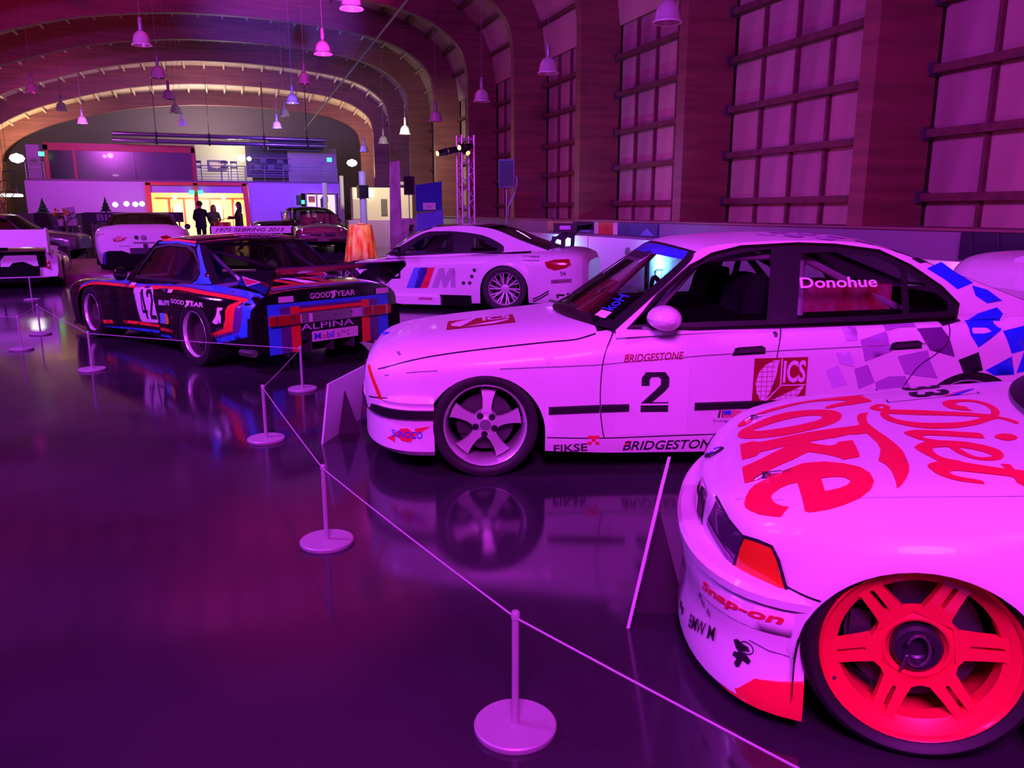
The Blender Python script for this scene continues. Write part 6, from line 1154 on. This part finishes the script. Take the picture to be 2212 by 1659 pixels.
glow('dome_lamp', (-7.75, 38, 3.55), .28, (1, 1, .95), 14, 'big glowing dome lamp high at far left', sq=.7); glow('dome_lamp', (5.63, 38, 3.62), .24, (1, 1, .95), 14, 'glowing dome lamp high at right of balcony', sq=.7)
# ducts over the balcony
for z, y0, l in ((5.25, 45.5, 'upper'), (4.92, 45.3, 'lower')):
    r = empty('duct_pipe', (0, y0, z), 0, l + ' long violet-lit pipe run above the balcony', 'pipe'); p = MB(); p.tube([(-5.0, 0, 0), (5.4, 0, -.05)], .11, 12); p.build('pipe', mat('pipe_dark', (.16, .12, .18), .25, .7), r, smooth=True)
    for x in (-3, -.5, 2.2, 4.4): c = MB(); c.lathe([(.12, -.05), (.15, -.05), (.15, .05), (.12, .05)], 12, 'x', (x, 0, -.02), close=True); c.build('clamp', BLACK, r); h = MB(); h.tube([(x, 0, .1), (x, 0, 8.0 - z)], .012, 5); h.build('hanger', BLACK, r)
b = MB(); b.box((3.9, 47, 4.96), (2.9, .8, .5)); tag(b.build('air_handler', mat('handler_dark', (.05, .04, .06), .5)), 'dark air handling box above the right half of balcony', 'machine')
# lit doorway and cream box wall at the right
r = empty('display_room', (5.0, 45.2, 0), 0, 'small bright yellow display room under balcony at right', 'room'); b = MB(); b.box((0, .5, 1.75), (1.5, .05, 1.2)); b.build('back_wall', mat('glowing_room_wall', (.9, .8, .5), .7, emit=(1, .72, .30), es=.9), r)  # back wall emits light itself, in place of lamps inside the room
for x in (-.8, -.25, .78): b = MB(); b.box((x, .3, 1.75), (.07, .07, 1.3)); b.build('mullion', mat('mullion_plum', (.3, .2, .3), .6), r)
for x, z, c_ in ((-.5, 2.1, (.6, .25, .04)), (.2, 2.1, (.5, .12, .03)), (.3, 1.4, (.8, .6, .3)), (-.5, 1.4, (.7, .6, .4))): b = MB(); b.box((x, .42, z), (.34, .05, .32)); b.build('shelf_display', mat('display_%d' % int(c_[0] * 100 + z * 10), c_, .6), r)
for x, z, l in ((5.02, 1.88, 'small black wall speaker right of the lit display room'), (3.75, 2.04, 'small black wall speaker on blue lit wall')): b = MB(); b.box((x, 44.9, z), (.26, .2, .52)); tag(b.build('wall_speaker', BLACK), l, 'speaker', 'small wall speakers')
r = empty('kiosk_wall', (6.25, 34, 0), 0, 'cream kiosk wall with dark speaker right of the columns', 'wall'); b = MB(); b.box((0, .3, 1.75), (2.5, .6, 1.35)); b.build('wall', CREAM, r); b = MB(); b.box((-.1, .3, .55), (2.7, .7, 1.1)); b.build('counter', PLUM, r)
b = MB(); b.box((.05, -.02, 1.63), (.26, .06, .66)); b.build('speaker', mat('speaker_olive', (.14, .12, .09), .6), r); b = MB(); b.box((-.95, -.02, 1.55), (.6, .04, .8)); b.build('door', mat('door_cream', (.5, .45, .34), .7), r); b = MB(); b.box((-.75, -.05, 2.2), (.62, .05, .32)); b.build('lit_sign', mat('sign_glow', (.9, .95, .9), .5, emit=(.85, 1, .95), es=3), r)
b = MB(); b.lathe([(0, .15), (.3, .12), (.42, 0), (.3, -.03), (0, -.03)], 8, 'z', (.75, .3, 2.55)); b.build('roof_basket', mat('wire_grey', (.35, .34, .32), .6), r)
# ---------------------------------------------------------------- things on the left and behind
r = empty('banner_board', (-2.95, 31, 0), 0, 'long dark banner with pale lettering behind the stage car', 'banner'); b = MB(); b.box((0, 0, 1.26), (3.1, .05, .34)); b.build('panel', mat('banner_dark', (.03, .015, .04), .6), r); P, F = textfit('BILL POWER', 2.5, .22, .01); MB().add([(-1.2 + u, -.03, 1.15 + v) for u, v in P], F).build('lettering', mat('banner_letter', (.45, .38, .6), .5), r)
for x in (-1.4, 0, 1.4): l = MB(); l.box((x, 0, .55), (.05, .05, 1.1)); l.build('leg', BLACK, r)
r = empty('lettered_sign', (.42, 15, 0), -.02, 'white sign with slanted black event lettering behind black car', 'sign'); b = MB(); b.box((0, 0, 1.15), (1.34, .02, .125)); b.build('panel', mat('board_white', (.72, .68, .74), .5), r); P, F = textfit('1975 SEBRING 2015', 1.16, .065, .012, .35); MB().add([(-.6 + u, -.013, 1.118 + v) for u, v in P], F).build('lettering', BLKV, r)
for x in (-.5, .5): l = MB(); l.box((x, .02, .55), (.03, .02, 1.1)); l.build('leg', STEEL, r); l = MB(); l.box((x, .02, .01), (.06, .4, .02)); l.build('foot', STEEL, r)
r = empty('easel_sign', (-4.8, 30, 0), .2, 'tilted white placard on wooden easel behind the silver saloon', 'sign'); b = MB(); b.box((0, 0, 1.28), (.36, .02, .62), rot=Matrix.Rotation(-.14, 3, 'Y')); b.build('placard', mat('board_white', (.72, .68, .74), .5), r)
P, F = textfit('A', .12, .40); MB().add([(-.07 + u, -.014, 1.08 + v) for u, v in P], F).build('lettering', GREYV, r)
for a, b_ in (((.1, .0, 1.5), (.42, -.1, 0)), ((-.05, .0, 1.5), (-.25, -.1, 0)), ((.0, .05, 1.5), (.1, .6, 0))): l = MB(); l.bar(a, b_, .03, .03); l.build('leg', mat('easel_wood', (.55, .42, .30), .6), r)
def plant(x, y, z, m, label, n=40, s=.16, cat='plant'):
    b = MB(); rnd = random.Random(int(x * 97 + y))
    for i in range(n):
        d = V((rnd.gauss(0, 1), rnd.gauss(0, 1), rnd.gauss(0, .7))).normalized() * s * rnd.uniform(.4, 1); p = V((0, 0, s)) + d; q = d.orthogonal().normalized() * s * .25; b.add([p, p + d * .4 + q, p + d * .8, p + d * .4 - q], [(0, 1, 2, 3)])
    r = empty('flower_pot', (x, y, z), 0, label, cat); o = b.build('blossoms', m, r); o['kind'] = 'stuff'; k = MB(); k.lathe([(0, -.2), (.07, -.2), (.10, 0), (0, 0)], 14, 'z'); k.build('pot', mat('pot_white', (.7, .68, .72), .4), r)
tb = empty('side_table', (-4.85, 28.9, 0), 0, 'small table holding yellow flowers behind silver saloon', 'table'); b = MB(); b.box((.1, 0, 1.0), (.7, .5, .04)); b.build('table_top', BLACK, tb); b = MB(); b.tube([(0, 0, 0), (0, 0, 1.0)], .03, 6); b.build('leg', BLACK, tb)
plant(-4.9, 28.85, 1.22, mat('yellow_petal', (.85, .65, .03), .6), 'yellow flowers in white pot behind the silver saloon'); plant(-4.52, 28.9, 1.22, mat('green_leaf', (.04, .35, .12), .6), 'small green plant in pot beside the yellow flowers', 30, .12)
for x, z, s, l in ((-7.05, 1.5, .28, 'small dark fir tree left on the ledge by the plum wall'), (-4.72, 1.55, .24, 'small dark fir tree right of easel on ledge')):
    r = empty('fir_tree', (x, 38, z - .1), 0, l, 'tree', 'little fir trees on the ledge'); b = MB(); [b.lathe([(s * (1 - k * .25), k * .13), (0, k * .13 + .24)], 12, 'z') for k in range(4)]; b.build('foliage', mat('fir_green', (.03, .06, .06), .9), r); b = MB(); b.lathe([(.03, -.12), (.03, .02)], 8, 'z'); b.build('trunk', BLACK, r)
lg = MB(); lg.box((-6.2, 38.3, .69), (4.6, .8, 1.38)); struct(lg.build('trim_4', mat('ledge_plum', (.20, .12, .22), .7)))
bn = MB(); bn.box((-4.0, 37.8, 1.55), (.7, .4, .5)); tag(bn.build('cabinet', mat('cabinet_black', (.02, .02, .03), .6)), 'dark cabinet box on the floor behind easel', 'cabinet') if False else None
def bicycle():
    r = empty('bicycle', (-7.05, 32, 1.92), .9, 'bicycle hung on the left under a glowing disc lamp', 'bicycle'); m = mat('bicycle_brass', (.45, .32, .22), .3, .7)
    for x, z in ((-.35, -.45), (.12, .28)):
        t = MB(); t.tube([(x + .30 * cos(a), 0, z + .30 * sin(a)) for a in [2 * pi * i / 28 for i in range(29)]], .018, 6); o = t.build('wheel', m, r, smooth=True)
        for k in range(8): s = MB(); s.tube([(x, 0, z), (x + .29 * cos(pi * k / 4), 0, z + .29 * sin(pi * k / 4))], .004, 4); s.build('spoke', STEEL, o)
    for a, b in (((-.35, -.45), (-.02, -.25)), ((-.02, -.25), (.12, .28)), ((-.35, -.45), (-.28, .0)), ((-.28, 0), (-.02, -.25)), ((-.28, 0), (.05, .1))): t = MB(); t.tube([(a[0], 0, a[1]), (b[0], 0, b[1])], .016, 6); t.build('frame_tube', m, r)
    t = MB(); t.tube([(.10, -.25, .20), (.04, 0, .22), (.10, .25, .20)], .013, 6); t.build('handlebar', CHROME, r); t = MB(); t.box((-.34, 0, .04), (.2, .1, .05)); t.build('saddle', BLACK, r); t = MB(); t.tube([(.12, 0, .55), (.12, 0, 5.2)], .006, 4); t.build('cable', BLACK, r)
bicycle()
r = empty('disc_lamp', (-8.55, 40, 2.1), 0, 'wide glowing white disc lamp with dark frame at far left', 'lamp'); b = MB(); b.lathe([(0, -.03), (.42, -.03), (.45, .02), (.40, .08), (0, .10)], 32, 'z'); b.build('shade', mat('disc_glow', (1, .97, .9), .5, emit=(1, .95, .85), es=6), r)
for x in (-.25, .25): t = MB(); t.bar((x, 0, .1), (x * .8, 0, 1.0), .04, .04); t.build('hanger', BLACK, r)
t = MB(); t.bar((-.22, 0, 1.0), (.22, 0, 1.05), .04, .04); t.build('hanger', BLACK, r); t = MB(); t.tube([(0, 0, 1.0), (0, 0, 4.6)], .008, 4); t.build('cable', BLACK, r)
ct = MB(); ct.box((-2.25, 34.2, .55), (.7, .5, 1.1)); o = ct.build('bar_counter', mat('counter_gold', (.40, .30, .05), .4)); tag(o, 'gold fronted bar counter left of the man in dark suit', 'counter')
b = MB(); b.box((-2.25, 34.0, 1.115), (.5, .3, .03)); tag(b.build('tray', mat('tray_white', (.85, .85, .85), .4)), 'white tray lying on the gold bar counter', 'tray')
# ---------------------------------------------------------------- three guests by the doorway
SKIN = mat('skin', (.55, .30, .22), .5)
def person(x, y, rz, h, label, top, bottom, hair, long_hair, arms, skirt=False):
    r = empty('person', (x, y, 0), rz, label, 'person'); k = h / 1.75
    J = {'pelvis': (0, 0, .95), 'spine': (0, .01, 1.18), 'chest': (0, .0, 1.36), 'neck': (0, .01, 1.50), 'headb': (0, -.01, 1.57), 'head': (0, -.02, 1.66), 'top': (0, -.01, 1.72)}
    rr = {'pelvis': .15, 'spine': .125, 'chest': .145, 'neck': .052, 'headb': .06, 'head': .088, 'top': .055}; E = [('pelvis', 'spine'), ('spine', 'chest'), ('chest', 'neck'), ('neck', 'headb'), ('headb', 'head'), ('head', 'top')]
    for s, nm in ((1, 'l'), (-1, 'r')):
        el, ha = arms[0 if s > 0 else 1]
        J.update({nm + 'sh': (s * .17, .0, 1.42), nm + 'el': (s * el[0], el[1], el[2]), nm + 'wr': (s * ha[0], ha[1], ha[2]), nm + 'ha': (s * (ha[0] - .02), ha[1] - .09, ha[2] + .01), nm + 'hip': (s * .09, 0, .88), nm + 'kn': (s * .10, -.01, .50), nm + 'an': (s * .10, .02, .09), nm + 'to': (s * .11, -.15, .04)})
        rr.update({nm + 'sh': .068, nm + 'el': .047, nm + 'wr': .033, nm + 'ha': .036, nm + 'hip': .10, nm + 'kn': .062, nm + 'an': .045, nm + 'to': .038}); E += [('chest', nm + 'sh'), (nm + 'sh', nm + 'el'), (nm + 'el', nm + 'wr'), (nm + 'wr', nm + 'ha'), ('pelvis', nm + 'hip'), (nm + 'hip', nm + 'kn'), (nm + 'kn', nm + 'an'), (nm + 'an', nm + 'to')]
    ks = list(J); me = bpy.data.meshes.new('body'); me.from_pydata([tuple(c * k for c in J[q]) for q in ks], [(ks.index(a), ks.index(b)) for a, b in E], []); o = bpy.data.objects.new('body', me); COL.objects.link(o)
    o.modifiers.new('s', 'SKIN'); sv = me.skin_vertices[0].data
    for i, q in enumerate(ks): w = rr[q] * k; sv[i].radius = (w * (1.15 if q in ('chest', 'pelvis', 'spine') else 1), w * (.8 if q in ('chest', 'spine') else 1)); sv[i].use_root = q == 'pelvis'
    o.modifiers.new('d', 'SUBSURF').levels = 2
    nm = bpy.data.meshes.new_from_object(o.evaluated_get(bpy.context.evaluated_depsgraph_get())); o.modifiers.clear(); o.data = nm; o.parent = r
    nm.materials.clear(); [nm.materials.append(m) for m in (top, bottom, SKIN)]
    hands = [V(J['lha']) * k, V(J['rha']) * k]
    for p in nm.polygons:
        c = p.center; p.use_smooth = True; hd = min((c - q).length for q in hands); p.material_index = 2 if c.z > 1.50 * k or hd < .075 or (skirt and .12 * k < c.z < .62 * k) else 1 if c.z < .93 * k else 0
    hp = MB(); rows = []
    for i in range(9):
        t = i / 8; z = 1.775 - t * (.40 if long_hair else .17); q = .105 * sqrt(max(.02, 1 - (1 - min(1, t * (1.6 if not long_hair else 3.2))) ** 2)); rows.append([((q * 1.0) * cos(a) * k, (.012 + q * 1.05 * sin(a)) * k, z * k) for a in [(-.30 if t > .2 else -1.0) * pi * .5 * (1 if t <= .2 else .3) + (pi + 2 * (1.0 if t <= .2 else .3 * .30) * pi * .5) * j / 14 for j in range(15)]])
    o2 = hp.grid(rows).build('hair', hair, r, smooth=True); 
    for s in (1, -1):
        for f_ in range(4): b = MB(); q = V(J[('l' if s > 0 else 'r') + 'ha']) * k; b.tube([q + V((s * (.018 - .012 * f_), -.02, .0)), q + V((s * (.02 - .012 * f_) - s * .01, -.065 + .004 * f_, -.008)), q + V((s * (.018 - .012 * f_) - s * .02, -.085 + .006 * f_, -.03))], .008, 5); b.build('finger', SKIN, r)
    n = MB(); n.box((0, -.108 * k, 1.645 * k), (.022, .03, .04)); n.build('nose', SKIN, r)
    for s in (1, -1): e = MB(); e.lathe([(0, -.004), (.010, 0), (0, .004)], 8, 'y', (s * .034 * k, -.102 * k, 1.672 * k)); e.build('eye', BLACK, r); e = MB(); e.box((s * .09 * k, .0, 1.655 * k), (.014, .03, .05)); e.build('ear', SKIN, r)
    mo = MB(); mo.box((0, -.104 * k, 1.612 * k), (.04, .01, .008)); mo.build('mouth', mat('lip', (.4, .12, .12), .5), r)
    if skirt: sk = MB(); sk.grid([[(w * k * cos(a), w * .8 * k * sin(a), z * k) for a in [2 * pi * i / 20 for i in range(21)]] for w, z in ((.165, 1.0), (.20, .86), (.21, .60))]); sk.build('skirt', bottom, r, smooth=True)
    else: jk = MB(); jk.grid([[(w * k * cos(a), w * .75 * k * sin(a), z * k) for a in [2 * pi * i / 20 for i in range(21)]] for w, z in ((.185, 1.34), (.185, 1.1), (.20, .84))]); jk.build('jacket', top, r, smooth=True)
SUIT = mat('dark_suit', (.012, .012, .03), .7); HAIRD = mat('dark_hair', (.03, .012, .01), .6)
person(-.86, 31.9, pi - .3, 1.82, 'man in dark suit seen from behind left of bar table', SUIT, SUIT, HAIRD, False, (((.26, -.05, 1.15), (.20, -.22, 1.05)), ((.27, -.04, 1.15), (.24, -.2, 1.0))))
person(-.42, 33.75, .15, 1.70, 'woman with long brown hair facing camera behind bar table', mat('patterned_top', (.10, .06, .10), .7), mat('dark_skirt', (.02, .015, .03), .7), mat('brown_hair', (.14, .05, .03), .5), True, (((.23, -.05, 1.16), (.14, -.24, 1.10)), ((.23, -.05, 1.16), (.14, -.22, 1.08))), True)
person(.48, 32.4, -pi / 2 + .2, 1.80, 'guest in dark jacket in profile looking left across table', mat('dark_jacket', (.03, .015, .03), .7), mat('olive_trousers', (.06, .05, .03), .7), HAIRD, True, (((.22, -.10, 1.18), (.10, -.32, 1.22)), ((.22, -.10, 1.18), (.10, -.34, 1.16))))
# people are above; green plants and dark chairs along the ledge
for i, x in enumerate((-7.0, -6.1, -5.2)):
    r = empty('lounge_chair', (x, 36.9, 0), .15 * i, ('left', 'middle', 'right')[i] + ' dark lounge chair in front of the plum ledge', 'chair', 'dark lounge chairs by the ledge'); b = MB(); b.box((0, 0, .45), (.5, .5, .1)); b.build('seat', BLACK, r); b = MB(); b.box((0, .25, .95), (.5, .06, .9)); b.build('backrest', mat('chair_dark', (.05, .02, .05), .7), r)
    for dx in (-.22, .22):
        for dy in (-.22, .22): l = MB(); l.bar((dx, dy, 0), (dx, dy, .42), .04, .04); l.build('leg', BLACK, r)

for x, y, l in ((7.36, 13.3, 'nearer upright light batten before white partition'), (7.36, 17.9, 'far upright light batten by the wide coupe wing'), (7.36, 6.4, 'upright light batten behind the checkered tail')):
    r = empty('light_batten', (x, y, 0), 0, l, 'lamp', 'upright battens lighting the partition'); b = MB(); b.box((0, 0, .45), (.05, .09, .86)); b.build('housing', BLACK, r); b = MB(); b.box((.028, 0, .45), (.008, .06, .80)); b.build('lens', mat('batten_lens_%d' % (1 if y > 10 else 2), (.3, .5, 1) if y > 10 else (1, .5, .9), .3, emit=(.15, .45, 1) if y > 10 else (1, .3, .9), es=4), r); f = MB(); f.box((0, 0, .01), (.22, .24, .02)); f.build('foot', STEEL, r)
